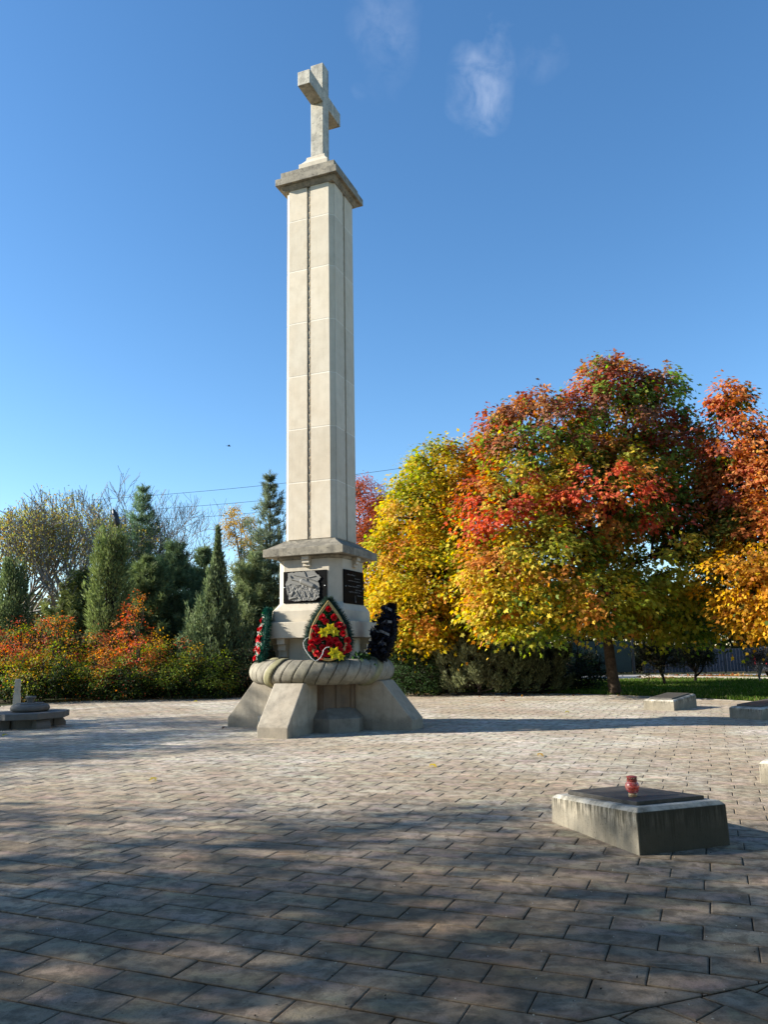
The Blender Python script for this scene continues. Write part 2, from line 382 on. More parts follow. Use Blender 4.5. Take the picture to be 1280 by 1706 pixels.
sheet('road', [(-30, 45.2), (-30, 39.5), (8, 39.5), (60, 25), (62, 30), (12, 45.2)], -.020, M_road)
kk = MB()
def bar(mb, a, b, w_, z0, z1):
    a = Vector((*a, 0)); b = Vector((*b, 0)); d = (b - a).normalized(); s_ = Vector((-d.y, d.x, 0)) * w_ / 2
    q = [a - s_, b - s_, b + s_, a + s_]; mb.prism([(p.x, p.y) for p in q], z0, z1)
kA, kB_, kC = gr(690, 1134), gr(945, 1131), gr(1290, 1132)
bar(kk, gr(1072, 1129)[:2], gr(1300, 1133)[:2], .3, -.03, .12)
bar(kk, gr(660, 1135)[:2], gr(960, 1131)[:2], .3, -.03, .10)
tag(kk.build('road_kerb', M_kerb, bevel=.02), kind='structure')

# ------------------------------------------------------------------ monument
mon = empty('memorial_column', (CX, CY, 0), math.atan2(RV.y, RV.x), 'tall pale stone memorial column topped by a cross, on a ribbed ring carried by sloping buttresses', 'monument')
# local axes: x = r, y = -n  (front face looks to -y)
def sq(w, c=0, notch=0):
    if not c: return [(-w, -w), (w, -w), (w, w), (-w, w)]
    out = []
    for q in range(4):
        a = q * math.pi / 2; ca, sa = round(math.cos(a)), round(math.sin(a))
        pts = [(w - c - notch, -w), (w - c, -w + notch), (w - notch, -w + c), (w, -w + c + notch)] if notch else [(w - c, -w), (w, -w + c)]
        out += [(x * ca - y * sa, x * sa + y * ca) for x, y in pts]
    return out
def shaft_poly(w, c, g, d):              # chamfered square with a groove in the middle of every side
    out = []
    for q in range(4):
        a = q * math.pi / 2; ca, sa = round(math.cos(a)), round(math.sin(a))
        pts = [(-g, -w), (-g, -w + d), (g, -w + d), (g, -w), (w - c, -w), (w - c, -w + .022), (w - .022, -w + c), (w, -w + c)]
        out += [(x * ca - y * sa, x * sa + y * ca) for x, y in pts]
    return out
zs = [3.99, 5.27, 6.49, 7.73, 9.0, 10.29, 11.56, 12.40]
sh = MB()
for a, b in zip(zs[:-1], zs[1:]):
    P0, P1 = shaft_poly(.62, .105, .045, .06), shaft_poly(.614, .105, .045, .06)
    sh.loft([[(x, y, a + .006) for x, y in P1], [(x, y, a + .016) for x, y in P0], [(x, y, b - .016) for x, y in P0], [(x, y, b - .006) for x, y in P1]])
so = sh.build('shaft', M_shaft, mon)
blk = np.repeat(np.array([1.0, .955, 1.03, .97, 1.02, .94, 1.0]), 4 * 32); ca_ = so.data.color_attributes.new('Col', 'FLOAT_COLOR', 'POINT'); ca_.data.foreach_set('color', np.stack([blk, blk * .995, blk * .985, np.ones(len(blk))], 1).astype(np.float32).ravel())
mo = MB(); P = shaft_poly(.6165, .105, .048, .058)
for z in zs[1:-1]: mo.loft([[(x, y, z - .013) for x, y in P], [(x, y, z + .013) for x, y in P]])
mo.build('mortar_joint', M_mortar, so)
for q in range(4):                       # twisted rope moulding in each groove
    rp = MB(); a = q * math.pi / 2; ca, sa = math.cos(a), math.sin(a)
    n_ = 240; rings = []
    for k in range(n_ + 1):
        z = 4.0 + k * 8.37 / n_; tw = z * 16
        ring = []
        for i in range(8):
            t = 2 * math.pi * i / 8; rad = .028 + .012 * math.cos(2 * (t - tw)); x, y = rad * math.cos(t), -.57 + rad * math.sin(t)
            ring.append((x * ca - y * sa, x * sa + y * ca, z))
        rings.append(ring)
    rp.loft(rings); rp.build('rope_moulding', M_ped, mon, smooth=True)
# capital
c0 = MB(); c0.loft([[(x, y, z) for x, y in sq(w_)] for w_, z in ((.645, 12.365), (.655, 12.39), (.665, 12.395), (.70, 12.44), (.72, 12.455), (.72, 12.47))])
c0.prism(sq(.795), 12.472, 12.64); c0.prism(sq(.70), 12.643, 12.84)
cap = c0.build('cornice', M_weath, mon, bevel=.012)
c1 = MB(); c1.prism(sq(.385), 12.843, 13.19); c1.loft([[(x, y, z) for x, y in sq(w_)] for w_, z in ((.365, 13.193), (.33, 13.24), (.255, 13.34), (.245, 13.42), (.22, 13.425))])
c1.build('cross_base', M_ped, mon, bevel=.012)
cr = MB(); cr.prism(sq(.168), 13.428, 15.98)
cr.box((0, .168 + .35 + .001, 15.08), (.325, .70, .37)); cr.box((0, -.168 - .35 - .001, 15.08), (.325, .70, .37))
tag(cr.build('cross', stone('weathered_cross', (.55, .51, .42), (.14, .135, .115), (.45, .40, .3), .75, .9, .6, streak=.8, pits=.3, fsc=17), mon, bevel=.012))
# ledge between shaft and pedestal
l0 = MB(); l0.prism(sq(.952), 3.618, 3.785)
l0.loft([[(x, y, z) for x, y in sq(w_)] for w_, z in ((.945, 3.787), (.90, 3.80), (.64, 3.96), (.64, 3.985))])
l0.loft([[(x, y, z) for x, y in sq(w_, .2)] for w_, z in ((.77, 3.55), (.80, 3.60), (.80, 3.616))])
l0.build('ledge', M_weath, mon, bevel=.01)
# pedestal
p0 = MB()
p0.loft([[(x, y, z) for x, y in sq(w_, c_, .02)] for w_, c_, z in ((.84, .10, 2.225), (.84, .10, 2.455), (.76, .20, 2.63), (.76, .20, 3.548))])
p0.prism(sq(.72, .06), 1.0, 1.882)
p0.build('pedestal', M_ped, mon, bevel=.008)
bd = MB(); bd.prism(sq(.985, .22), 1.885, 2.222); bd.build('band', M_ped, mon, bevel=.012)
for q in range(4):
    a = q * math.pi / 2; Rm = Matrix.Rotation(a, 3, 'Z')
    b = MB()
    for k, (dd, z0, z1) in enumerate(((.13, 3.53, 3.612), (.10, 3.46, 3.528), (.06, 3.39, 3.458))): b.box(Rm @ Vector((0.03, -.76 - dd / 2 + .004, (z0 + z1) / 2)), (.17, dd, z1 - z0), Rm)
    b.build('bracket', M_ped, mon, bevel=.006)
    for sx_ in (-.52, .52):
        b = MB()
        for dd, z0, z1 in ((.22, 1.76, 1.883), (.16, 1.63, 1.757), (.10, 1.50, 1.627)): b.box(Rm @ Vector((sx_, -.72 - dd / 2 + .003, (z0 + z1) / 2)), (.18, dd, z1 - z0), Rm)
        b.build('bracket', M_ped, mon, bevel=.006)
# plaques -----------------------------------------------------------
pq = MB().box((-.02, -.776, 2.962), (1.03, .028, .67)).build('relief_plaque', M_black, mon, bevel=.004)
def relief():
    out = [(-.40, .31), (-.15, .315), (.22, .33), (.31, .25), (.40, .18), (.33, .10), (.36, -.02), (.35, -.16), (.36, -.24), (.24, -.31), (.0, -.30), (-.22, -.31), (-.38, -.27), (-.41, -.12), (-.43, .02), (-.46, .07), (-.40, .16)]
    nx, nyy = 150, 110; V = []; idx = {}; F = []
    def inside(x, y):
        c = False
        for i in range(len(out)):
            (x1, y1), (x2, y2) = out[i], out[i - 1]
            if (y1 > y) != (y2 > y) and x < (x2 - x1) * (y - y1) / (y2 - y1) + x1: c = not c
        return c
    def seg(x, y, a, b, w_):
        ax, ay = a; bx, by = b; t = max(0, min(1, ((x - ax) * (bx - ax) + (y - ay) * (by - ay)) / ((bx - ax) ** 2 + (by - ay) ** 2)))
        d = math.hypot(x - ax - t * (bx - ax), y - ay - t * (by - ay)); wt = w_[0] + (w_[1] - w_[0]) * t
        return max(0, 1 - (d / wt) ** 2) ** .5 if d < wt else 0
    for j in range(nyy):
        for i in range(nx):
            x = -.48 + .92 * i / (nx - 1); y = -.34 + .70 * j / (nyy - 1)
            if not inside(x + .012 * mnoise.noise((x * 22, y * 22, 0)), y + .012 * mnoise.noise((x * 22, y * 22, 4))): continue
            h = .018
            ridge = .05 + .05 * mnoise.noise((x * 5, 3, 0)) - .18 * max(0, x)
            if y < ridge: h += .010 + .016 * mnoise.noise((x * 16, y * 16, 1)) + .016 * abs(mnoise.noise((x * 38, y * 38, 2)))
            h += .004 * mnoise.noise((x * 40, y * 40, 7))
            h = max(h, .018 + .055 * seg(x, y, (-.05, .11), (.21, -.0), (.055, .05)))
            h = max(h, .018 + .032 * seg(x, y, (-.30, .17), (-.02, .10), (.014, .04)))
            h = max(h, .018 + .030 * seg(x, y, (-.33, .24), (-.29, .16), (.012, .016)))
            for a, b in (((.06, .18), (-.24, .25)), ((.06, .18), (.33, .08)), ((.06, .18), (-.0, .32)), ((.06, .18), (.26, .21)), ((.06, .18), (.07, .10))): h = max(h, .018 + .022 * seg(x, y, a, b, (.012, .009)))
            for a, b in (((-.26, -.10), (-.31, -.2)), ((-.18, -.10), (-.12, -.2)), ((.0, -.12), (.03, -.21)), ((.12, -.14), (.15, -.22)), ((-.34, -.25), (-.18, -.22))): h = max(h, .022 + .026 * seg(x, y, a, b, (.020, .014)))
            idx[i, j] = len(V); V.append((x - .02, -.79 - h, y + 2.962))
    for (i, j), a in list(idx.items()):
        if (i + 1, j) in idx and (i, j + 1) in idx and (i + 1, j + 1) in idx: F.append((a, idx[i + 1, j], idx[i + 1, j + 1], idx[i, j + 1]))
    edges = {}
    for f in F:
        for k in range(4):
            e = (f[k], f[(k + 1) % 4]); edges[e] = 1
    base = {}
    for (a, b) in list(edges):
        if (b, a) not in edges:
            for q in (a, b):
                if q not in base: base[q] = len(V); V.append((V[q][0], -.788, V[q][2]))
            F.append((b, a, base[a], base[b]))
    return MB().add(V, F)
relief().build('helicopter_relief', M_relief, pq)
for sx_ in (-.50, .46): MB().lathe([(.013, 0), (.013, .012), (.006, .016)], 10).build('bolt', M_bolt, pq).matrix_local = Matrix.Translation((sx_, -.789, 2.96)) @ Matrix.Rotation(math.pi / 2, 4, 'X')
Rm = Matrix.Rotation(math.pi / 2, 3, 'Z')
iq = MB().box((.778, -.02, 2.955), (.028, 1.06, .72)).build('inscription_plaque', M_black, mon, bevel=.004)
et = MB(); er = random.Random(5)
def squig(y0, y1, z, hgt=.022):
    y = y0
    while y < y1 - .02:
        wl = er.uniform(.08, .2); e = min(y + wl, y1); pts = []; k = 0
        while y < e:
            pts.append((.7935, y, z + hgt * (.5 + .5 * math.sin(k * 2.1 + er.uniform(-.6, .6))) + (hgt * .7 if er.random() < .12 else 0))); y += .0085; k += 1
        if len(pts) > 2: et.tube(pts, .0032, 4)
        y += .022
for y0, y1, z in ((-.40, .05, 3.20), (.0, .30, 3.135), (-.34, .28, 3.075), (.12, .34, 3.0), (-.36, .24, 2.955), (.04, .40, 2.885), (-.30, .30, 2.835), (.14, .42, 2.77)): squig(y0, y1, z)
et.tube([(.7935, .02, 2.78), (.7935, .03, 2.70), (.7935, .04, 2.66)], .006, 5)
et.build('inscription', M_etch, iq)
MB().lathe([(.02, 0), (.02, .012)], 10).build('candle_engraving', M_etch, iq).matrix_local = Matrix.Translation((.789, .045, 2.645)) @ Matrix.Rotation(math.pi / 2, 4, 'Y')
for sy_ in (-.48, .45): MB().lathe([(.013, 0), (.013, .012), (.006, .016)], 10).build('bolt', M_bolt, iq).matrix_local = Matrix.Translation((.791, sy_, 2.96)) @ Matrix.Rotation(math.pi / 2, 4, 'Y')
# ring --------------------------------------------------------------
def ring():
    nt_, npn = 1760, 40; NB = 37; Rc, rt, zc = 1.30, .252, 1.188
    V = np.zeros((nt_, npn, 3)); CC = np.ones((nt_, npn, 3)); tn = np.random.RandomState(2).uniform(.8, 1.12, 60)
    for i in range(nt_):
        th = 2 * math.pi * i / nt_
        for j in range(npn):
            ph = 2 * math.pi * j / npn                       # 0 = outward, pi/2 = up
            u = th * NB / (2 * math.pi) - .95 * math.sin(ph) * .55 - .25
            f = u - math.floor(u)
            r_ = rt + .005 * (f - .5) - (.016 if f < .06 else 0) + .006 * mnoise.noise((th * 5, ph, 3)); CC[i, j] = (.15 if f < .06 else 1) * tn[int(math.floor(u)) % 37]
            for st in range(4):                              # four wide straps
                d = (th - .12 * math.sin(ph) - (R(-107) + st * math.pi / 2) + math.pi) % (2 * math.pi) - math.pi
                if abs(d) < .062: r_ = rt + .040 - .010 * (abs(d) / .062) ** 4; CC[i, j] = (.85, .87, .62)
                elif .062 <= d < .085: CC[i, j] = .25
            r_ += .004 * mnoise.noise((th * 14, ph * 3, 0))
            V[i, j] = ((Rc + r_ * math.cos(ph) * 1.06) * math.cos(th), (Rc + r_ * math.cos(ph) * 1.06) * math.sin(th), zc + r_ * math.sin(ph))
    I = np.arange(nt_)[:, None]; J = np.arange(npn)[None]; a = I * npn + J; b = ((I + 1) % nt_) * npn + J; c = ((I + 1) % nt_) * npn + (J + 1) % npn; d = I * npn + (J + 1) % npn
    F = np.stack([a, b, c, d], -1).reshape(-1, 4)
    return np_mesh('ribbed_ring', V.reshape(-1, 3), 4, M_ring, mon, CC.reshape(-1, 3), smooth=True, F=F)
ring()
MB().prism([(1.2 * math.cos(k * math.pi / 24), 1.2 * math.sin(k * math.pi / 24)) for k in range(48)], .96, 1.30).build('planter_soil', M_joint, mon)
# core, plinth and buttresses
co = MB(); co.prism(sq(.93, .48), .0, 1.0)
cob = co.build('core', M_core, mon, bevel=.02)
for q in range(4):                       # raised frame strips and rust streak on the diagonal faces
    a = math.pi / 4 + q * math.pi / 2 - math.pi / 2; Rq = Matrix.Rotation(a + math.pi / 2 - math.pi / 2, 3, 'Z')
    dist = (.93 + .45) / math.sqrt(2)
    fr = MB()
    dv = Vector((math.cos(a), math.sin(a), 0)); tv = Vector((-dv.y, dv.x, 0))
    Rb = Matrix(((dv.x, tv.x, 0), (dv.y, tv.y, 0), (0, 0, 1)))
    for off in (-.30, .30): fr.box(dv * (dist + .008) + tv * off + Vector((0, 0, .70)), (.03, .05, .56), Rb)
    fr.box(dv * (dist + .010) + tv * .0 + Vector((0, 0, .70)), (.036, .10, .56), Rb)
    fr.build('corner_moulding', M_core, mon, bevel=.008)
def plp(ap, hw, s_):
    out = []
    for q in range(4):
        a = -math.pi / 4 + q * math.pi / 2; dv = (math.cos(a), math.sin(a)); tv = (-dv[1], dv[0])
        # side corner near buttress, then the diagonal face
        for o in (-1, 1):
            f = (dv[0] * ap + tv[0] * hw * o, dv[1] * ap + tv[1] * hw * o)
            ax = q * math.pi / 2 - (math.pi / 2 if o < 0 else 0); e = (math.cos(ax), math.sin(ax)); sgn = 1 if o < 0 else -1
            side = (e[0] * s_ - e[1] * .32 * sgn, e[1] * s_ + e[0] * .32 * sgn)
            out += ([side, f] if o < 0 else [f, side])
    return out
pa, pb = plp(1.34, .32, 1.10), plp(1.0, .27, .9)
pl = MB(); pl.loft([[(x, y, -.03) for x, y in pa], [(x, y, .27) for x, y in pa], [(x, y, .46) for x, y in pb]])
pl.build('plinth', M_plinth, mon, bevel=.012)
for q in range(4):
    a = q * math.pi / 2; e = Vector((math.cos(a), math.sin(a), 0)); t = Vector((-e.y, e.x, 0)); hw = .335
    prof = [(.80, -.03), (2.17, -.03), (2.17, .205), (1.52, .985), (.80, .985)]
    b = MB(); b.loft([[e * x + t * hw * s_ + Vector((0, 0, z)) for x, z in prof] for s_ in (-1, 1)])
    b.build('buttress', M_butt, mon, bevel=.018)

MAPLE = np.array([(0, 0, 0), (.34, -.04, -.03), (.24, .20, 0), (.56, .40, -.08), (.24, .50, 0), (0, 1.0, -.12), (-.24, .50, 0), (-.56, .40, -.08), (-.24, .20, 0), (-.34, -.04, -.03)])
OVAL = np.array([(0, 0, 0), (.27, .45, .06), (0, 1, -.05), (-.27, .45, .06)])
SPRIG = np.array([(0, 0, 0), (.13, .35, .02), (0, 1, 0), (-.13, .35, .02)])
NEED = np.array([(-.035, 0, 0), (.035, 0, 0), (.02, 1, 0), (-.02, 1, 0)])
def unit(a): return a / (np.linalg.norm(a, axis=1)[:, None] + 1e-9)
def place(shape, P, D, Nn, S):
    D = unit(D); X = unit(np.cross(D, Nn)); Z = np.cross(X, D); S = np.asarray(S)[:, None, None]
    L_ = shape[None] * S
    V = P[:, None] + L_[..., 0:1] * X[:, None] + L_[..., 1:2] * D[:, None] + L_[..., 2:3] * Z[:, None]
    return V.reshape(-1, 3)
def foliage(name, shape, P, D, Nn, S, C, mat_, parent, kindname='crown'):
    V = place(shape, P, D, Nn, S); return np_mesh(name, V, len(shape), mat_, parent, np.repeat(C, len(shape), 0))
# ------------------------------------------------------------------ wreaths
def rose_mesh(r=.085, c=(.5, .01, .015)):
    V = []; C = []; r_ = random.Random(3)
    for lay, (np_, rad, tilt, ht) in enumerate(((5, 1.0, 1.05, .30), (5, .78, .75, .42), (4, .52, .45, .52), (3, .30, .2, .58))):
        for k in range(np_):
            a = 2 * math.pi * (k + lay * .37) / np_; ca, sa = math.cos(a), math.sin(a); g = []
            for iu in range(4):
                for iv in range(4):
                    u = (iu / 3 - .5) * 2; v = iv / 3; wd = .62 * rad * math.sin(math.pi * (.18 + .6 * v))
                    out = v * rad * math.sin(tilt) + .1 * rad; up = ht * (.2 + v * math.cos(tilt * .7)) - .10 * v * v * tilt
                    x, y = out - .16 * u * u * rad, u * wd
                    g.append(((x * ca - y * sa) * r, (x * sa + y * ca) * r, up * r + .02 * r * r_.random()))
            for iu in range(3):
                for iv in range(3):
                    q = [g[iu * 4 + iv], g[(iu + 1) * 4 + iv], g[(iu + 1) * 4 + iv + 1], g[iu * 4 + iv + 1]]; V += q
                    sh_ = [.35 + .65 * (iv + d) / 3 for d in (0, 0, 1, 1)]; C += [tuple(x * s_ * (1 + .5 * (d2 > .9)) for x in c) for s_, d2 in zip(sh_, sh_)]
    return V, C
def lily_mesh(r=.12, c=(.80, .66, .03)):
    V = []; C = []
    for k in range(6):
        a = math.pi * k / 3; ca, sa = math.cos(a), math.sin(a)
        for s_ in (-1, 1):
            q = [(.04, 0, .02), (.50, .30 * s_, .42), (1.0, .02 * s_, .34), (.50, 0, .22)]
            if s_ < 0: q = q[::-1]
            V += [((x * ca - y * sa) * r, (x * sa + y * ca) * r, z * r) for x, y, z in q]; C += [tuple(v * (.6 + .5 * min(1, abs(x))) for v in c) for x, y, z in q]
    return V, C
def petals(name, vc, m, parent):
    return np_mesh(name, np.array(vc[0]), 4, m, parent, np.array(vc[1]))
def teardrop(n, W=.40, H=1.26):
    pts = []
    for k in range(n):
        t = 2 * math.pi * k / n                # t=0 top
        y = (1 + math.cos(t)) / 2; wdt = math.sin(t) * (math.sin(t / 2) ** 1.1 if True else 1)
        pts.append((W * 1.12 * wdt, H * y ** .92))
    return pts
def needles(P, D, ln, wd, colr, jit=.25, seed=1):
    rr = np.random.RandomState(seed); n = len(P)
    D = D + rr.normal(0, jit, (n, 3)); D /= np.linalg.norm(D, axis=1)[:, None]
    A = np.cross(D, rr.normal(0, 1, (n, 3))); A /= np.linalg.norm(A, axis=1)[:, None] + 1e-9
    ln = ln * rr.uniform(.7, 1.2, (n, 1)); V = np.stack([P - A * wd / 2, P + A * wd / 2, P + D * ln + A * wd * .15, P + D * ln - A * wd * .15], 1)
    c = np.array(colr)[None] * rr.uniform(.6, 1.5, (n, 1)); return V.reshape(-1, 3), np.repeat(c, 4, 0)
def wreath(loc, rz, lean, label, kind, H=1.16, W=.40, seed=1):
    g = empty('wreath', loc, rz, label, 'wreath', None); g.rotation_euler = (lean, 0, rz); r_ = random.Random(seed)
    td = teardrop(64, W, H); out = [(x, .03, z) for x, z in td]
    MB().add([(x * .97, .0, z) for x, z in td] + [(x * .97, .05, z) for x, z in td], [tuple(range(64)), tuple(range(127, 63, -1))] + [(k, (k + 1) % 64, 64 + (k + 1) % 64, 64 + k) for k in range(64)]).build('backing', M_blackcloth if kind == 'black' else M_dgreen, g)
    o = [Vector((x * 1.14, .03, z * 1.05 - .01)) for x, z in td]; o.append(o[0]); MB().tube(o, .045, 8).build('fringe_rope', M_blackcloth if kind == 'black' else M_dgreen, g)
    n = 5200; tt = np.random.RandomState(seed).uniform(0, 64, n); i0 = tt.astype(int) % 64; i1 = (i0 + 1) % 64; f = (tt % 1)[:, None]
    T = np.array([(x * 1.14, .03, z * 1.05 - .01) for x, z in td]); P = T[i0] * (1 - f) + T[i1] * f
    tg = T[i1] - T[i0]; tg /= np.linalg.norm(tg, axis=1)[:, None]; D = np.random.RandomState(seed + 1).normal(0, 1, (n, 3)); D -= tg * (D * tg).sum(1)[:, None]; D /= np.linalg.norm(D, axis=1)[:, None]
    V, C = needles(P, D, .105, .012, (.012, .013, .016) if kind == 'black' else ((.035, .06, .045) if kind == 'front' else (.012, .07, .05)), .2, seed)
    np_mesh('tinsel_fringe', V, 4, M_needle, g, C)
    if kind == 'front':
        for sc in (.99, .93):
            rb = [Vector((x * sc, -.075, z * sc + H * (1 - sc) * .35)) for x, z in td]; rb.append(rb[0]); MB().tube(rb, .015, 6).build('gold_ribbon', M_gold, g)
    # filler leaves
    n = 900; P = []
    while len(P) < n:
        x, z = r_.uniform(-W, W), r_.uniform(0.02, H)
        k = min(range(64), key=lambda q: abs(td[q][1] - z)); 
        if abs(x) < abs(td[k][0]) * .84: P.append((x, -.02, z))
    P = np.array(P); D = np.stack([np.random.RandomState(5).normal(0, 1, n), -np.abs(np.random.RandomState(6).normal(0, .7, n)), np.random.RandomState(7).normal(0, 1, n)], 1)
    base = (.02, .09, .03) if kind != 'black' else (.012, .02, .014)
    V, C = needles(P, D, .075, .04, base, .1, 9)
    if kind == 'left': C[:len(C) // 3 * 1] = (.55, .56, .5)
    elif kind == 'front': C[:len(C) // 12 * 1 // 4 * 4] = (.5, .5, .42)
    np_mesh('filler_leaves', V, 4, M_leaf, g, C)
    redf = [(0, .96), (-.12, .80), (.10, .80), (.20, .66), (-.25, .62), (-.27, .46), (.27, .50), (.34, .36), (.34, .22), (-.30, .24), (-.12, .42), (.0, .40), (.02, .30), (-.30, .34), (.25, .16), (-.14, .08), (-.22, .14), (.10, .62), (-.10, .23), (-.2, .55), (.12, .36), (.18, .28), (-.02, .12), (-.05, .72), (.26, .60), (-.20, .36)]
    if kind == 'left': redf = [(0.02, .92), (-.1, .72), (.14, .74), (-.22, .5), (.05, .52), (.26, .5), (-.28, .26), (0, .28), (.3, .25), (-.12, .08), (.15, .08)]
    if kind == 'black': redf = [(.28, .40), (.25, .25), (-.2, .3), (0, .6), (-.05, .85), (.1, .15)]
    proto = petals('rose', rose_mesh(), M_petal, g)
    for k, (x, z) in enumerate(redf):
        f_ = proto if k == 0 else proto.copy()
        if k: col.objects.link(f_); f_.parent = g
        s_ = r_.uniform(.85, 1.15) if kind == 'front' else r_.uniform(.78, 1.05)
        f_.matrix_local = Matrix.Translation((x * W / .40, -.055 - r_.random() * .03, z * H / 1.12)) @ Matrix.Rotation(R(90) + r_.gauss(0, .25), 4, 'X') @ Matrix.Rotation(r_.gauss(0, .25), 4, 'Y') @ Matrix.Rotation(r_.uniform(0, 6), 4, 'Z') @ Matrix.Scale(s_, 4)
    if kind == 'front':
        pr = petals('lily', lily_mesh(), M_petal, g)
        for k, (x, z, s_) in enumerate(((.04, .63, 1.15), (-.10, .56, 1.0), (.12, .13, 1.2), (.24, .06, .8), (.13, .56, .9))):
            f_ = pr if k == 0 else pr.copy()
            if k: col.objects.link(f_); f_.parent = g
            f_.matrix_local = Matrix.Translation((x, -.10, z)) @ Matrix.Rotation(R(90), 4, 'X') @ Matrix.Rotation(k * 1.1, 4, 'Z') @ Matrix.Scale(s_, 4)
        MB().tube([(-.24, -.06, .50), (-.36, -.05, .51), (-.46, -.05, .46), (-.51, -.04, .38), (-.49, -.04, .28), (-.42, -.04, .16), (-.34, -.05, .06), (-.26, -.05, .0)], .007, 6).build('white_ribbon', M_white, g)
        MB().tube([(.02, -.13, .26), (-.05, -.14, .25), (-.10, -.14, .20), (-.12, -.13, .12), (-.17, -.12, .04), (-.24, -.12, -.01)], .008, 6).build('white_ribbon', M_white, g)
    if kind != 'front':
        bp = petals('white_bud', rose_mesh(.04, (.6, .6, .56)), M_petal, g)
        for k in range(14):
            f_ = bp if k == 0 else bp.copy()
            if k: col.objects.link(f_); f_.parent = g
            f_.matrix_local = Matrix.Translation((r_.uniform(-.24, .24), -.07, r_.uniform(.1, .8))) @ Matrix.Rotation(R(90), 4, 'X')
    if kind == 'black':
        rb_ = np.random.RandomState(31); n = 520; zz_ = rb_.uniform(.0, H * .97, n); wl = np.array([max(abs(x) for x, z in td if abs(z - q) < .06) if any(abs(z - q) < .06 for x, z in td) else .1 for q in zz_])
        xx_ = rb_.uniform(-1.1, 1.1, n) * wl * np.clip((H * 1.02 - zz_) / .22, .25, 1); yy_ = rb_.normal(.06, .07, n); P = np.stack([xx_, yy_, zz_], 1); D = np.stack([xx_ * 2 + rb_.normal(0, .5, n), rb_.normal(.35, .5, n), rb_.normal(.2, .7, n)], 1)
        foliage('black_foliage', OVAL * (1.3, 1, 1), P, D, rb_.normal(0, .5, (n, 3)) + (0, 1, .3), .13 * rb_.uniform(.6, 1.3, n), np.array((.013, .014, .02))[None] * rb_.uniform(.6, 2.2, (n, 1)), M_petal, g)
        for k, (x0, x1, z, tl) in enumerate(((-.20, .12, .98, .05), (-.30, .05, .72, -.04), (-.32, .18, .44, .09), (-.28, -.02, .24, .02))):
            MB().add([(x0, .15, z), ((x0 + x1) / 2, .19, z + .03 + tl / 2), (x1, .16, z + tl), (x1, .17, z + tl + .045), ((x0 + x1) / 2, .20, z + .085 + tl / 2), (x0, .16, z + .05)], [(0, 1, 4, 5), (1, 2, 3, 4)]).build('grey_ribbon', M_greycloth, g)
    return g
wreath((-1.165, 15.80, 1.40), R(4), R(-14), 'upright teardrop wreath of red roses and two yellow lilies facing the plaza', 'front', H=1.25, W=.45, seed=1)
wreath((-2.70, 16.62, 1.40), R(-72), R(-8), 'slim wreath with white buds and red roses seen edge-on at the left of the ring', 'left', H=1.06, W=.36, seed=2)
wreath((-.13, 16.45, 1.42), R(128), R(18), 'black funeral wreath with grey ribbon bands leaning off the right of the ring', 'black', H=1.12, W=.32, seed=3)

# ------------------------------------------------------------------ memorial blocks
def block(cx, cy, ang, label, L_=1.3, W_=.8, h0=.25, h1=.345):
    g = empty('memorial_block', (cx, cy, 0), ang, label, 'memorial block', 'low memorial blocks ringing the column')
    b = MB(); bw = .035; r0 = [(-L_ / 2, -W_ / 2, h0), (L_ / 2, -W_ / 2, h1), (L_ / 2, W_ / 2, h1), (-L_ / 2, W_ / 2, h0)]
    low = [(x * 1.012, y * 1.012, -.03) for x, y, z in r0]; mid = [(x, y, z - .03) for x, y, z in r0]; top = [(x - math.copysign(bw, x), y - math.copysign(bw, y), z) for x, y, z in r0]
    b.loft([low, mid, top]); b.build('body', M_tomb, g, bevel=.008)
    s_ = MB(); sx_, sy_ = L_ / 2 - .13, W_ / 2 - .10; sl_ = (h1 - h0) / L_
    q = [(-sx_, -sy_), (sx_, -sy_), (sx_, sy_), (-sx_, sy_)]
    s_.loft([[(x, y, (h0 + h1) / 2 + sl_ * x + dz) for x, y in q] for dz in (.001, .034)])
    so_ = s_.build('slab', M_slab, g, bevel=.004)
    return g
block(2.13, 7.13, R(-71.5), 'mossy low block with sloping dark slab under the red lantern', W_=.86)
block(7.25, 20.45, R(45), 'low stone block standing nearest the lawn, beyond the column shadow')
block(8.27, 17.5, R(27), 'second low block from the lawn, partly cut off at the right side')
block(5.08, 9.35, R(-38), 'pale block corner just showing behind the lantern block at the right edge')
# lantern
lg = empty('grave_lantern', (2.055, 6.86, .347), 0, 'small red glass grave lantern standing on the near block', 'lantern')
m, nt, b = newmat('red_glass', .12, .5); b.inputs['Base Color'].default_value = (.55, .06, .05, 1); b.inputs['Transmission Weight'].default_value = .55; b.inputs['Roughness'].default_value = .2
f_ = nz(nt, coord(nt), 30, 3); nt.links.new(mix(nt, ramp(nt, f_, [(.4, 0), (.6, 1)]), (.75, .07, .06), (.85, .35, .28)), b.inputs['Base Color']); M_rglass = m
m, nt, b = newmat('amber_glass', .2, .5); b.inputs['Transmission Weight'].default_value = .4
f_ = nz(nt, coord(nt), 30, 3); nt.links.new(mix(nt, f_, (.6, .48, .25), (.6, .35, .2)), b.inputs['Base Color']); M_amber = m
MB().lathe([(.030, 0), (.036, .003), (.037, .02), (.034, .032)], 24).build('foot', M_amber, lg, smooth=True)
MB().lathe([(.034, .032), (.046, .044), (.055, .065), (.060, .085), (.054, .107), (.040, .124), (.038, .128)], 28).build('jar', M_rglass, lg, smooth=True)
lc = MB(); lc.lathe([(.042, .126), (.044, .138), (.041, .141)], 24)
for k in range(12): lc.box((.037 * math.cos(k * math.pi / 6), .037 * math.sin(k * math.pi / 6), .150), (.007, .009, .018), Matrix.Rotation(k * math.pi / 6, 3, 'Z'))
lc.lathe([(.045, .158), (.045, .164), (.03, .169), (.012, .172)], 24)
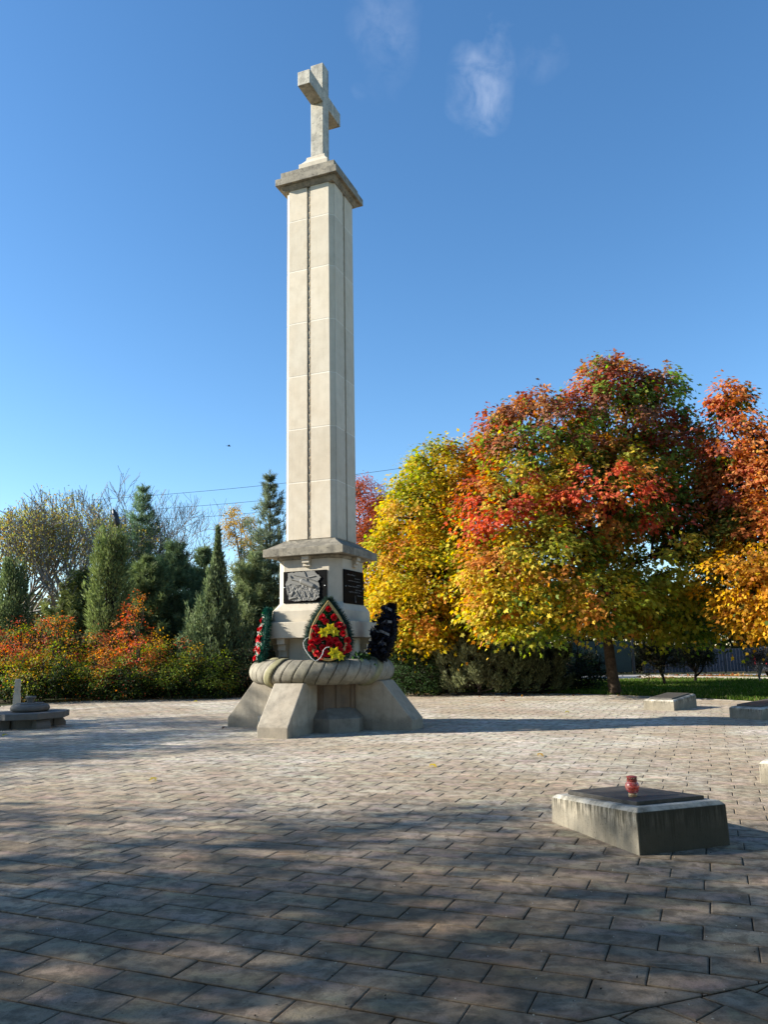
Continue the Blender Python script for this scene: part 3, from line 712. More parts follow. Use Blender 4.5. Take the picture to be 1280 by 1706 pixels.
lc.build('cap', plain('red_tin', (.35, .06, .04), .4, .5, .4, 40), lg)

# ------------------------------------------------------------------ stone table left
tg = empty('stone_table', (-8.33, 18.55, 0), R(12), 'low octagonal grey stone table with a ring and cup on top at the left edge', 'stone table')
def ngon(r, n, rot=0): return [(r * math.cos(rot + 2 * math.pi * k / n), r * math.sin(rot + 2 * math.pi * k / n)) for k in range(n)]
MB().prism(ngon(.88, 8, R(22.5)), .215, .355).build('slab', M_grey, tg, bevel=.015)
MB().prism(ngon(.52, 8, R(22.5)), -.02, .212).build('base', M_grey, tg)
for k in range(4):
    a = R(35 + 90 * k); e = Vector((math.cos(a), math.sin(a), 0)); t = Vector((-e.y, e.x, 0))
    b = MB(); b.loft([[e * x + t * .16 * s_ + Vector((0, 0, z)) for x, z in ((.5, -.03), (.80, -.03), (.80, .08), (.70, .212), (.5, .212))] for s_ in (-1, 1)]); b.build('foot', M_grey, tg, bevel=.012)
MB().lathe([(.34, .357), (.41, .38), (.43, .43), (.41, .49), (.33, .525), (.22, .535)], 36).build('ring', M_grey, tg, smooth=True)
MB().lathe([(.30, .522), (.30, .548), (.10, .556)], 32).build('disc', M_grey, tg, bevel=.005)
MB().lathe([(.09, .556), (.075, .58), (.08, .62), (.115, .65), (.12, .695), (.10, .70)], 20).build('cup', M_grey, tg, smooth=True)
pg = empty('stone_pillar', (at(26, 1190, 20.2).x, 20.2, 0), R(20), 'slim pale stone pillar with a stepped top behind the octagonal table', 'pillar')
pm = MB(); pm.prism(sq(.085), -.03, .66); pm.build('shaft', M_ped, pg, bevel=.01)
pt = MB()
for k in range(7): z = .662 + k * .05; pt.prism(sq(.064 if k % 2 else .074), z, z + .048)
pt.prism(sq(.06), 1.014, 1.05); pt.build('finial', M_ped, pg, bevel=.004)

# ------------------------------------------------------------------ foliage tools
def vnoise(p, s, seed=0): return mnoise.noise((p[0] * s + seed * 7.3, p[1] * s - seed * 3.1, p[2] * s + seed))

def broad(label, cat, base, lobes, ncl, per, lsize, colfn, trunk_r=.2, shape=MAPLE, name='tree', group=None, cl=.55, seed=1, shell=.78, bark=M_bark, lean=(0, 0), droop=.5, twigs=True, lowcut=None, trunk_top=None, prune=False, gain=1.0):
    """lobes: (centre, radii). Leaves grow in sprays at the ends of twigs on and inside the lobes."""
    r_ = np.random.RandomState(seed); g = empty(name, base, 0, label, cat, group); base = Vector(base)
    w_ = np.array([l[1][0] * l[1][2] + l[1][0] * l[1][1] for l in lobes]); w_ = w_ / w_.sum()
    cen = np.array([tuple(l[0]) for l in lobes]); rad = np.array([l[1] for l in lobes]); cl_c = []; cl_o = []; tries = 0
    while len(cl_c) < ncl and tries < ncl * 30:
        tries += 1; k = r_.choice(len(lobes), p=w_); d = r_.normal(0, 1, 3); d /= np.linalg.norm(d)
        inner = r_.rand() > shell; rf = r_.uniform(.35, .8) if inner else r_.uniform(.84, 1.06)
        p = cen[k] + d * rad[k] * rf
        if not inner and (((p - cen) / rad) ** 2).sum(1).min() < .45: continue
        if lowcut is not None and p[2] < lowcut + .3 * r_.rand(): continue
        cl_c.append(p); cl_o.append(d if not inner else d * .5)
    cl_c = np.array(cl_c); cl_o = np.array(cl_o); nc = len(cl_c)
    cc = np.array([colfn(p, o, r_) for p, o in zip(cl_c, cl_o)])
    per_n = np.maximum(4, (per * r_.uniform(.55, 1.45, nc)).astype(int)); idx = np.repeat(np.arange(nc), per_n); n = len(idx)
    cs = r_.uniform(.65, 1.35, nc)[idx] * cl
    off = r_.normal(0, 1, (n, 3)) * cs[:, None] * .5; off[:, 2] *= .6
    side = unit(cl_o[idx] * (1, 1, .2) + 1e-6); rr2 = (off[:, :2] ** 2).sum(1)
    off[:, 2] -= droop * rr2 / np.maximum(cs, .1); P = cl_c[idx] + off
    D = unit(off * .8 + side * cs[:, None] * .7 + np.array([0, 0, -.55]) * cs[:, None] + r_.normal(0, .35, (n, 3)) * cs[:, None])
    Nn = unit(np.array([0, 0, .7]) + cl_o[idx] * .9 + r_.normal(0, .45, (n, 3)))
    S = lsize * r_.uniform(.6, 1.25, n); C = cc[idx] * gain * r_.uniform(.72, 1.28, (n, 1)); C = np.clip(C * (1 + r_.normal(0, .08, (n, 3))), .003, .9)
    sw = r_.rand(n) < .26; jj = r_.randint(0, n, n); near = np.linalg.norm(P[jj] - P, axis=1) < 3.6; sw &= near; C[sw] = C[jj[sw]]
    if prune: k = ~((P[:, 1] > .2) & (np.abs(P[:, 0]) < .62 * P[:, 1] + .9)); P, D, Nn, S, C = P[k], D[k], Nn[k], S[k], C[k]
    foliage('crown', shape, P - np.array(base), D, Nn, S, C, M_leaf, g)
    # trunk and limbs
    top = Vector(cen[:, :].mean(0)) if trunk_top is None else Vector(trunk_top); tb = MB(); H_ = top.z - base.z
    mid = [base + Vector((lean[0] * t + .06 * H_ * .3 * math.sin(4 * t + seed), lean[1] * t, -.1 + (H_ + .1) * t)) for t in (0, .04, .12, .3, .5, .72, 1)]
    mid[-1] = top; rads = [trunk_r * k for k in (1.45, 1.15, 1, .9, .75, .5, .25)]
    tb.tube([p - base for p in mid], rads, 12)
    nodes = [(p, trunk_r * .4) for p in mid[3:]]
    if twigs:
        for l in lobes:
            c_ = Vector(l[0]); s_ = min(mid[2:6], key=lambda p: (p - c_).length + 2.0 * max(0, p.z - c_.z))
            m1 = s_.lerp(c_, .5) + Vector((r_.normal(0, .15), r_.normal(0, .15), .25 * (c_ - s_).length * .5)); pts = [s_, s_.lerp(m1, .5), m1, m1.lerp(c_, .5), c_]
            tb.tube([p - base for p in pts], [trunk_r * k for k in (.5, .42, .32, .22, .12)], 7); nodes += [(p, .1) for p in pts[1:]] + [(p1.lerp(p2, .5), .1) for p1, p2 in zip(pts[1:-1], pts[2:])]
        NP = np.array([tuple(p) for p, _ in nodes])
        for k in range(0, nc):
            if k % 2 and nc > 150: continue
            p = cl_c[k]; d = np.linalg.norm(NP - p, axis=1) + 1.5 * np.maximum(0, NP[:, 2] - p[2]); s_ = Vector(NP[d.argmin()]); e_ = Vector(p)
            mm = s_.lerp(e_, .5) + Vector((r_.normal(0, .08), r_.normal(0, .08), .1 * (e_ - s_).length)); tb.tube([s_ - base, mm - base, e_ - base], [.028 * min(2, trunk_r / .15), .02, .008], 4)
    tb.build('trunk', bark, g, smooth=True)
    return g

def lob(px, py, Y, rpx, rpy, dy=None):
    c = at(px, py, Y); k = Y / FPX; rx = rpx * k; rz = rpy * k; return (c, (rx, dy or rx * .9, rz))

# --- the big red and green maple
def maple_col(p, o, r_):
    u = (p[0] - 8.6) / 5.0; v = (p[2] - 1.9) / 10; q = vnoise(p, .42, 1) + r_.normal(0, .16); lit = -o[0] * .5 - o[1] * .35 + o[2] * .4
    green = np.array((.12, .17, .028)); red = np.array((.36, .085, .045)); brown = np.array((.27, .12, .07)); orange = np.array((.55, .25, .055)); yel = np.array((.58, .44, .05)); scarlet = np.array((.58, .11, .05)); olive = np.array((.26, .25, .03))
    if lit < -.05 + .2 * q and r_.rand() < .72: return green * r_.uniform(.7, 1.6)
    if v > .62:
        return [brown, red, brown * .7 + orange * .3, orange, green * 1.5, red, green * 1.8][r_.randint(0, 7)] if r_.rand() > .5 else [green * 1.5, brown, red, orange, brown][int(min(4, max(0, (q + .6) * 4.2)))]
    if v > .33:
        if u < .1: return [scarlet, orange, olive, yel, red, green * 1.3][r_.randint(0, 6)] if r_.rand() < .42 else (scarlet if q > .08 else (orange if q > -.06 else (olive if q > -.22 else yel)))
        return green * 1.2 if q < .06 else (orange * .9 if r_.rand() < .5 else red)
    if v > .22: return orange if q > .12 else (yel if q > -.12 else olive)
    return (orange if r_.rand() < .25 else yel) if q > -.05 else (olive * 1.3 if u < .3 else green * 1.6)
MY = 26.4
ml = [lob(1015, 690, MY + .5, 85, 95, 2.2), lob(1090, 690, MY + 1, 48, 75, 1.8), lob(900, 740, MY, 95, 90, 2.2), lob(1095, 795, MY + 1, 85, 95, 2.4), lob(1000, 830, MY - .6, 120, 100, 2.4), lob(860, 850, MY - .6, 100, 80, 2.0),
      lob(920, 925, MY - 1.6, 90, 70, 1.7), lob(1085, 930, MY, 110, 95, 2.6), lob(840, 955, MY - 1, 85, 75, 1.8), lob(870, 1010, MY - 1.2, 85, 50, 1.6), lob(990, 1000, MY - 1.2, 85, 50, 1.8), lob(1120, 1020, MY + .6, 90, 45, 2.2), lob(1165, 850, MY + 1, 50, 90, 1.8), lob(1150, 760, MY + 1, 40, 50, 1.4), lob(1012, 628, MY + .5, 22, 40, .8), lob(1106, 640, MY + 1, 24, 34, .8), lob(885, 684, MY, 18, 40, .7), lob(822, 712, MY, 24, 40, .8), lob(1050, 650, MY, 40, 30, 1)]
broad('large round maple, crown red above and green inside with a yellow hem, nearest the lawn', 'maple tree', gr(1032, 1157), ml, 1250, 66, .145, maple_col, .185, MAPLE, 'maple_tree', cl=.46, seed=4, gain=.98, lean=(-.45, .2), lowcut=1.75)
# --- yellow maple to the left of it
def yellow_col(p, o, r_):
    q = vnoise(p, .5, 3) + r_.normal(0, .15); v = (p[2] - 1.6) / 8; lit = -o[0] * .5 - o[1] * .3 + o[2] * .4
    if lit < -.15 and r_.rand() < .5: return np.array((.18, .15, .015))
    if q > .28: return np.array((.50, .20, .03))
    if q < -.32: return np.array((.30, .32, .02))
    return (np.array((.60, .42, .02)) if r_.rand() < .75 else np.array((.38, .38, .03))) * r_.uniform(.8, 1.1) if q < .15 else np.array((.56, .34, .04))
YY = 29.5
yl = [lob(740, 810, YY, 70, 75, 2), lob(700, 870, YY - .5, 62, 90, 2), lob(780, 870, YY, 80, 100, 2.2), lob(665, 950, YY - .8, 52, 90, 1.7), lob(735, 960, YY - 1, 80, 95, 2), lob(800, 990, YY - 1, 60, 80, 1.8), lob(650, 1020, YY - .8, 36, 55, 1.2), lob(710, 1040, YY - 1, 60, 45, 1.6), lob(800, 765, YY, 40, 45, 1.2)]
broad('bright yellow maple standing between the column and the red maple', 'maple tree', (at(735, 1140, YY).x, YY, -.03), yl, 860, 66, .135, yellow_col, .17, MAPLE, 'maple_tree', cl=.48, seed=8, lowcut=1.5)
# --- orange maple at the right edge
def orange_col(p, o, r_):
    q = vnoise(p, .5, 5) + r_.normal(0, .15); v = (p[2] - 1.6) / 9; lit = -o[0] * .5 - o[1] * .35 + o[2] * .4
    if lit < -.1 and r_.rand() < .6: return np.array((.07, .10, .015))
    if v > .5: return np.array((.55, .22, .07)) if q > -.1 else np.array((.44, .13, .07))
    if v > .38: return np.array((.46, .16, .04)) if q > 0 else np.array((.15, .16, .03))
    return np.array((.60, .34, .02)) if q > -.15 else np.array((.42, .20, .025))
OY = 24.5
ol = [lob(1222, 720, OY, 34, 50, 1.1), lob(1215, 665, OY, 26, 24, .7), lob(1300, 760, OY, 50, 75, 1.8), lob(1240, 820, OY + 1, 65, 65, 1.8), lob(1330, 860, OY, 90, 100, 2.4), lob(1260, 890, OY, 60, 70, 1.6), lob(1245, 960, OY - 1, 78, 55, 1.6), lob(1290, 1010, OY - 1, 80, 50, 1.8), lob(1400, 800, OY, 110, 130, 3), lob(1390, 970, OY, 100, 80, 2.6), lob(1205, 770, OY + 1, 50, 45, 1.4)]
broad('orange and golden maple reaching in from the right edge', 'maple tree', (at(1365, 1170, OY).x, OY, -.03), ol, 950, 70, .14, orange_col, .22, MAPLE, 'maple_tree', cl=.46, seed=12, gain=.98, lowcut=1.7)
# --- red tree behind the column
def red_col(p, o, r_):
    q = vnoise(p, .6, 6) + r_.normal(0, .15); v = (p[2] - 1) / 9
    return np.array((.46, .12, .06)) if v > .62 + q * .2 else (np.array((.30, .13, .04)) if q > -.1 else np.array((.16, .10, .03)))
broad('slender red and rust leaved tree just behind the right side of the column', 'tree', (at(612, 1140, 33).x, 33, -.03), [lob(605, 850, 33, 38, 55, 1.2), lob(628, 880, 33, 34, 45, 1.2), lob(612, 930, 33, 46, 70, 1.4), lob(600, 1010, 33, 44, 60, 1.3), lob(596, 825, 33, 14, 30, .5), lob(640, 850, 33.5, 26, 40, 1)], 620, 60, .085, red_col, .10, OVAL, 'red_leaved_tree', cl=.42, seed=14)
# --- distant yellow tree
broad('pale golden tree showing between the pointed juniper and the column', 'tree', (at(400, 1140, 46).x, 46, -.03), [lob(388, 870, 46, 20, 22, 1), lob(402, 880, 46, 26, 28, 1.2), lob(425, 900, 46, 28, 30, 1.2), lob(438, 960, 46, 34, 60, 1.4), lob(400, 960, 46, 20, 40, 1), lob(385, 850, 46, 10, 10, .5)], 230, 34, .12, lambda p, o, r_: np.array((.56, .36, .06)) * r_.uniform(.75, 1.15), .12, OVAL, 'golden_tree', cl=.42, seed=17, bark=M_barkg)
broad('thin pale yellow treetop rising just left of the yellow maple', 'tree', (at(684, 1140, 42).x, 42, -.03), [lob(684, 775, 42, 14, 22, .7), lob(686, 820, 42, 22, 40, 1)], 60, 26, .09, lambda p, o, r_: np.array((.50, .42, .18)) * r_.uniform(.8, 1.1), .08, OVAL, 'pale_tree', cl=.4, seed=19, bark=M_barkg)

# --- shrubs
def shrub(label, base, lobes, n, per, colfn, seed, lsize=.075, group=None, cl=.26, name='shrub', shape=OVAL):
    return broad(label, 'shrub', base, lobes, n, per, lsize, colfn, .035, shape, name, group, cl, seed, .72, M_barkd, droop=.1, twigs=True, lowcut=-.05)
def cot(redness, seed, yel=.5):
    def f(p, o, r_):
        q = vnoise(p, .9, seed) + r_.normal(0, .12); v = p[2] / 2.6 + q * .8
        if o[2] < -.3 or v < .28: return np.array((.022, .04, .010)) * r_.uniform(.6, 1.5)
        if v > 1.0 - redness: return np.array((.55, .12, .07)) if r_.rand() < .5 else np.array((.58, .24, .07))
        if v > .72 - redness * .5: return np.array((.55, .32, .05)) * r_.uniform(.7, 1.1) if r_.rand() < yel else np.array((.24, .26, .03))
        return np.array((.14, .18, .025)) * r_.uniform(.6, 1.5)
    return f
SH = 'autumn shrubs along the plaza edge'
def shr(label, x0, x1, ytop, Y, colfn, seed, n=150, yb=1158, per=38, lsize=.085, peaks=5):
    r_ = random.Random(seed); lobes = []; w_ = (x1 - x0) / 2; cx = (x0 + x1) / 2; h = yb - ytop
    for k in range(peaks):
        t = (k + .5) / peaks; px = x0 + (x1 - x0) * t; hh = h * (1 - .5 * abs(2 * t - 1) ** 2) * r_.uniform(.78, 1.15); lobes.append(lob(px, yb - hh * .52, Y + r_.uniform(-.4, .4), w_ / peaks * 1.25, hh * .52, 1.0))
    lobes.append(lob(cx, yb - h * .25, Y - .6, w_ * .9, h * .26, 1.0))
    return shrub(label, (at(cx, yb, Y).x, Y, -.03), lobes, n, per, colfn, seed, lsize, SH, cl=.30)
shr('wide shrub with a flat red crown at the far left, over green leaves', -60, 75, 1030, 29.6, cot(.25, 1, .4), 21, 260)
shr('low orange and yellow shrub right behind the slim pillar', 20, 125, 1062, 28.6, cot(.12, 2, .7), 22, 190)
shr('green shrub with a rose-red top left of the columnar juniper', 40, 150, 1022, 31, cot(.3, 3, .3), 23, 200)
shr('rust-brown shrub at the foot of the columnar juniper', 120, 205, 1030, 30.6, cot(.2, 4, .5), 24, 170)
shr('tallest scarlet shrub of the left border', 180, 275, 1012, 30.5, cot(.42, 5, .4), 25, 230)
shr('bright orange-red shrub spilling towards the plaza', 150, 265, 1055, 28.9, cot(.42, 6, .8), 26, 230)
shr('yellow-green shrub with orange shoots right of the scarlet one', 235, 335, 1052, 29.4, cot(.1, 7, .6), 27, 220)
shr('dark olive shrub with few rusty leaves before the pointed juniper', 315, 400, 1078, 29.6, cot(.0, 8, .35), 28, 180)
shr('dark leafy shrub hidden partly by the stone ring at its left', 375, 470, 1060, 30.5, lambda p, o, r_: np.array((.035, .05, .02)) * r_.uniform(.6, 1.6) if r_.rand() > .2 else np.array((.16, .09, .04)), 29, 210)
def dgreen(p, o, r_): return np.array((.03, .055, .018)) * r_.uniform(.5, 1.6)
shr('deep green glossy shrub just right of the stone ring', 640, 742, 1058, 28.8, dgreen, 30, 230)
shr('dark shrub behind the yellow maple trunk', 560, 660, 1040, 33, dgreen, 31, 160)
shr('shaded round shrub left of the maple trunk', 930, 1008, 1068, 30, lambda p, o, r_: np.array((.02, .035, .012)) * r_.uniform(.5, 1.4), 32, 130, 1146)

# --- junipers: upright plumes of scale-leaf sprigs
def juniper_(label, base, H, Rm_, seed, ncol, nplume=90, spread=0, name='juniper', group=None, per=95, prof=None, width=1, sp=.17, spire=False):
    r_ = np.random.RandomState(seed); g = empty(name, base, 0, label, 'juniper', group); P = []; D = []; C = []; tb = MB()
    for k in range(nplume):
        t = r_.rand() ** .85; a = r_.uniform(0, 2 * math.pi); rr = Rm_ * (prof(t) if prof else (1 - t) ** .75 * (0.55 + .45 * min(1, t / .2)))
        rr *= r_.uniform(.55, 1.05); root = np.array((math.cos(a) * rr * .55 * width, math.sin(a) * rr * .55, t * H * .82))
        ln = H * (.20 + .10 * r_.rand()) * (1.1 - .4 * t); out = np.array((math.cos(a) * width, math.sin(a), 0)) * (.20 + spread + .12 * r_.rand()) * (max(.08, 1 - 1.15 * t) if spire else 1); dv = np.array((0, 0, 1.)) + out; dv /= np.linalg.norm(dv)
        root = root + np.array((math.cos(a) * width, math.sin(a), 0)) * rr * .4
        s_ = r_.rand(per) ** .9; wdt = (.16 * ln * (1 - s_) * (s_ + .25) ** .4 * 1.6 + .02) * (max(.12, 1 - 1.15 * t) if spire else 1)
        off = r_.normal(0, 1, (per, 3)); off[:, 2] *= .3; q = root + dv * (s_ * ln)[:, None] + off * wdt[:, None] * .6
        P.append(q); D.append(dv * 1.2 + off * .45 + r_.normal(0, .15, (per, 3)))
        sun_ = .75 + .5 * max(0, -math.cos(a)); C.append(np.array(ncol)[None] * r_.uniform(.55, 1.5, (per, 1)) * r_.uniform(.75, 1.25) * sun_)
        if k % 2 == 0: tb.tube([(0, 0, max(.05, root[2] * .5)), tuple(root), tuple(root + dv * ln * .8)], [.03, .02, .006], 4)
    tb.tube([(0, 0, -.05), (0, 0, H * .4), (.02, 0, H * .9)], [.09, .06, .012], 7)
    P = np.concatenate(P); D = np.concatenate(D); C = np.concatenate(C); P[:, 2] = np.maximum(P[:, 2], .02)
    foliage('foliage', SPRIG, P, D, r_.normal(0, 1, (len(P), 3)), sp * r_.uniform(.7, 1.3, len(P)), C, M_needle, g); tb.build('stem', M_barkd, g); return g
def juniper(label, base, H, Rm_, seed, ncol, *a, **k): return juniper_(label, base, H, Rm_, seed, (ncol[0] * 2.9, ncol[1] * 2.5, ncol[2] * 1.7), *a, **k)
def htop(px, py, Y): return at(px, py, Y).z
juniper('tall columnar juniper with blunt top in front of the street lamp', (at(176, 1150, 32).x, 32, 0), htop(176, 872, 32), .74, 41, (.06, .085, .045), 150, prof=lambda t: (1 - max(0, t - .6) / .5) ** .8 * (.5 + .2 * min(1, t / .3)))
juniper('pointed juniper with a thin spire, left of the wreaths', (at(358, 1150, 31.2).x, 31.2, 0), htop(360, 880, 31.2), 1.55, 42, (.055, .08, .055), 300, prof=lambda t: max(.012, (1 - t) ** 1.7) * 1.0, spire=True)
juniper('narrow juniper at the far left edge', (at(8, 1150, 33).x, 33, 0), htop(8, 925, 33), .7, 43, (.055, .08, .05), 110, prof=lambda t: (1 - t) ** .5)
SJ = 'olive spreading junipers right of the column'
for k, (px, top, Y, w_, lab) in enumerate(((765, 1062, 28.2, .95, 'pale olive spreading juniper leaning right, leftmost of its clump'), (800, 1072, 27.6, .9, 'spreading juniper with dry twigs in the clump middle'), (850, 1064, 27.8, 1.05, 'broad spreading juniper left of the dark ones'), (905, 1068, 28.0, 1.0, 'darkest spreading juniper nearest the maple trunk'), (735, 1045, 29.4, .9, 'taller grey-green juniper behind the olive clump'))):
    juniper(lab, (at(px, 1155, Y).x, Y, 0), htop(px, top, Y), w_, 50 + k, ((.072, .088, .07), (.065, .08, .06), (.055, .072, .05), (.036, .048, .034), (.05, .064, .05))[k], 85, .28, group=SJ, prof=lambda t: .9, per=110, sp=.15)

# --- pines
def pine(label, base, H, Rmax, seed, ncol=(.05, .085, .055), start=.15, name='pine_tree', tuft=.26, lev=15, dens=1):
    r_ = np.random.RandomState(seed); g = empty(name, base, 0, label, 'pine tree', 'pines behind the left border'); tb = MB(); TC = []; TD = []
    tb.tube([(0, 0, -.05), (.05, 0, H * .5), (0, 0, H * .98)], [.14, .09, .015], 8)
    for lv in range(lev):
        t = start + (1 - start) * (lv + r_.rand() * .5) / lev; nb = 5 + r_.randint(0, 3)
        L0 = Rmax * min(1, (1 - t) * 1.25 + .07)
        for b in range(nb):
            a = 2 * math.pi * (b + r_.rand() * .6) / nb; L_ = L0 * r_.uniform(.65, 1.15); el = r_.uniform(.12, .45) + t * .5; z0 = t * H
            pts = [np.array((0, 0, z0))]; hd = np.array((math.cos(a), math.sin(a), 0))
            for s_ in (.33, .66, 1): pts.append(np.array((0, 0, z0)) + hd * L_ * s_ + np.array((0, 0, L_ * (math.tan(el) * s_ * s_ * .7 + .1 * s_))))
            tb.tube([tuple(p) for p in pts], [.03, .022, .014, .006], 4)
            nt_ = int((5 + L_ * 9) * dens)
            for k in range(nt_):
                s_ = r_.uniform(.25, 1.02); i_ = min(2, int(s_ * 3)); p = pts[i_] * (1 - (s_ * 3 - i_)) + pts[min(3, i_ + 1)] * (s_ * 3 - i_)
                off = r_.normal(0, .16, 3) * (1.2 - s_ * .6) * min(1, L_); TC.append(p + off); TD.append(hd * .5 + off * 1.5 + np.array((0, 0, .8)))
    TC.append(np.array((0, 0, H))); TD.append(np.array((0, 0, 1.)))
    TC = np.array(TC); TD = unit(np.array(TD)); per = 24; idx = np.repeat(np.arange(len(TC)), per); n = len(idx)
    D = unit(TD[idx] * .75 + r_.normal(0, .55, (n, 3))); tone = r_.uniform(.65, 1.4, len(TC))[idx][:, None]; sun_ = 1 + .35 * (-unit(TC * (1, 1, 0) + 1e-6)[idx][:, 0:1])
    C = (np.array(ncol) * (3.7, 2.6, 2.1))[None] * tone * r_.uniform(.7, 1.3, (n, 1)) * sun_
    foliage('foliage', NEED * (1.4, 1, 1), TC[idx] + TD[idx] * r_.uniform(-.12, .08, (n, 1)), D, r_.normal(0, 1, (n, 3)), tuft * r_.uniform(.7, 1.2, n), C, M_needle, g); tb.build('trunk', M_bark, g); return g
pine('tall bluish pine with layered top rising over the columnar juniper', (at(226, 1140, 41).x, 41, 0), htop(226, 812, 41), 2.6, 61, (.05, .10, .07), .2, lev=17, dens=.75, tuft=.22)
pine('dark spire-topped pine directly left of the column shaft', (at(447, 1140, 42).x, 42, 0), htop(447, 788, 42), 2.5, 62, (.045, .075, .055), .2, lev=17, dens=.75, tuft=.22)
pine('bushy pine with upright shoots between the two junipers', (at(285, 1140, 38).x, 38, 0), htop(290, 905, 38), 2.4, 63, (.045, .085, .05), .08, lev=13, dens=1.9)
pine('low broad pine behind the pointed juniper', (at(335, 1140, 40).x, 40, 0), htop(328, 915, 40), 2.2, 64, (.05, .09, .055), .08, lev=12, dens=1.8)
pine('spreading olive pine filling the gap left of the pedestal', (at(425, 1140, 36).x, 36, 0), htop(425, 925, 36), 2.5, 65, (.05, .085, .05), .06, lev=13, dens=1.9)
pine('mid green pine behind the columnar juniper', (at(238, 1140, 36).x, 36, 0), htop(238, 930, 36), 2.2, 66, (.045, .08, .04), .08, lev=12, dens=1.9)
pine('shaded pine low at the left behind the red crowned shrub', (at(125, 1140, 38).x, 38, 0), htop(120, 955, 38), 2.3, 67, (.05, .08, .035), .06, lev=11, dens=1.7)

# --- bare and sparse trees
def sparse(label, base, H, seed, leafc=None, leafn=.5, name='bare_tree', group=None, spread=.5, r0=.13, depth=6, trunk_f=.28, lsize=.13, bark=M_barkg, cat='tree', nb0=5, zfrac=1.0, minr=.010):
    r_ = random.Random(seed); g = empty(name, base, 0, label, cat, group); tb = MB(); LP = []; LD = []
    def grow(p, d, L_, rad, dep):
        pts = [p]; q = p; dd = d
        for k in range(3):
            dd = (dd + Vector((r_.gauss(0, .12), r_.gauss(0, .12), .07))).normalized(); q = q + dd * L_ / 3; pts.append(q)
        tb.tube(pts, [max(minr, rad * k) for k in (1, .88, .76, .65)], 5 if dep > 3 else 3)
        if dep <= 2:
            for k in range(2):
                if r_.random() < leafn and q.z < H * zfrac: LP.append(tuple(pts[1 + r_.randint(0, 2)])); LD.append(tuple(dd))
        if dep == 0: return
        n = r_.choice((2, 3, 3)) if dep < depth else nb0
        for k in range(n):
            a = r_.uniform(0, 2 * math.pi); o = dd.orthogonal().normalized(); o.rotate(Matrix.Rotation(a, 3, dd)); nd = (dd + o * spread * r_.uniform(.5, 1.3)).normalized()
            grow(pts[-1] if k < 2 else pts[2], nd, L_ * r_.uniform(.68, .88), rad * .62, dep - 1)
    grow(Vector((0, 0, -.05)), Vector((0, 0, 1)), H * trunk_f, r0, depth)
    zm = max(v[2] for v in tb.v); s_ = H / zm; tb.v = [(x * s_, y * s_, z * s_) for x, y, z in tb.v]
    tb.build('trunk', bark, g)
    if leafc is not None and LP:
        P = np.array(LP) * s_; per = 4; idx = np.repeat(np.arange(len(P)), per); n = len(idx); q = np.random.RandomState(seed); P = P[idx] + q.normal(0, .14, (n, 3))
        lc_ = np.array(leafc); C = lc_[q.randint(0, len(lc_), n)] * q.uniform(.7, 1.3, (n, 1))
        foliage('crown', OVAL, P, q.normal(0, 1, (n, 3)) + (0, 0, -.3), q.normal(0, 1, (n, 3)) + (0, 0, .6), lsize * q.uniform(.6, 1.2, n), C, M_leaf, g)
    return g
yg = [(.42, .36, .09), (.30, .32, .08), (.46, .30, .08), (.24, .26, .07)]
BT = 'thinning trees behind the left border'
sparse('half bare tree with yellowish leaves at the left edge', (at(-10, 1140, 40).x, 40, 0), htop(0, 812, 40), 71, yg, .55, 'thinning_tree', BT, .55, .15, 6, .22, zfrac=.85)
sparse('half bare tree with ochre leaves, tallest at the left', (at(75, 1140, 42).x, 42, 0), htop(60, 800, 42), 72, yg, .45, 'thinning_tree', BT, .5, .16, 6, .22, zfrac=.8)
sparse('thin ochre leaved tree left of the street lamp', (at(135, 1140, 39).x, 39, 0), htop(140, 802, 39), 73, yg, .45, 'thinning_tree', BT, .5, .13, 6, .22, zfrac=.78)
sparse('bare tree whose twigs rise behind the street lamp', (at(178, 1140, 46).x, 46, 0), htop(180, 800, 46), 74, None, 0, 'bare_tree', BT, .5, .14, 7, .22)
sparse('leafless tree spreading fan-like right of the tall pine', (at(268, 1140, 47).x, 47, 0), htop(280, 828, 47), 75, None, 0, 'bare_tree', BT, .62, .12, 6, .30)
# twiggy shrubs under the maple
dk = [(.03, .035, .015), (.05, .045, .02)]
sparse('dark twiggy shrub in front of the sheet metal fence', (at(1110, 1146, 32).x, 32, 0), htop(1110, 1062, 32), 81, dk, .8, 'twiggy_shrub', None, .75, .045, 6, .18, .07, M_barkd, 'shrub', 6, minr=.006)
sparse('grey bare shrub over the parked car at the right edge', (at(1268, 1135, 33).x, 33, 0), htop(1268, 1072, 33), 82, [(.10, .08, .06)], .6, 'twiggy_shrub', None, .75, .04, 6, .18, .06, M_barkg, 'shrub', 6, minr=.006)
sparse('spreading twiggy shrub hiding the right part of the fence', (at(1160, 1144, 34).x, 34, 0), htop(1160, 1066, 34), 84, dk, .8, 'twiggy_shrub', None, .8, .045, 6, .16, .09, M_barkd, 'shrub', 6, minr=.006)
sparse('small bare shrub left of the maple trunk', (at(985, 1142, 34).x, 34, 0), htop(985, 1085, 34), 83, dk, .3, 'twiggy_shrub', None, .7, .035, 5, .2, .07, M_barkd, 'shrub', 5, minr=.006)

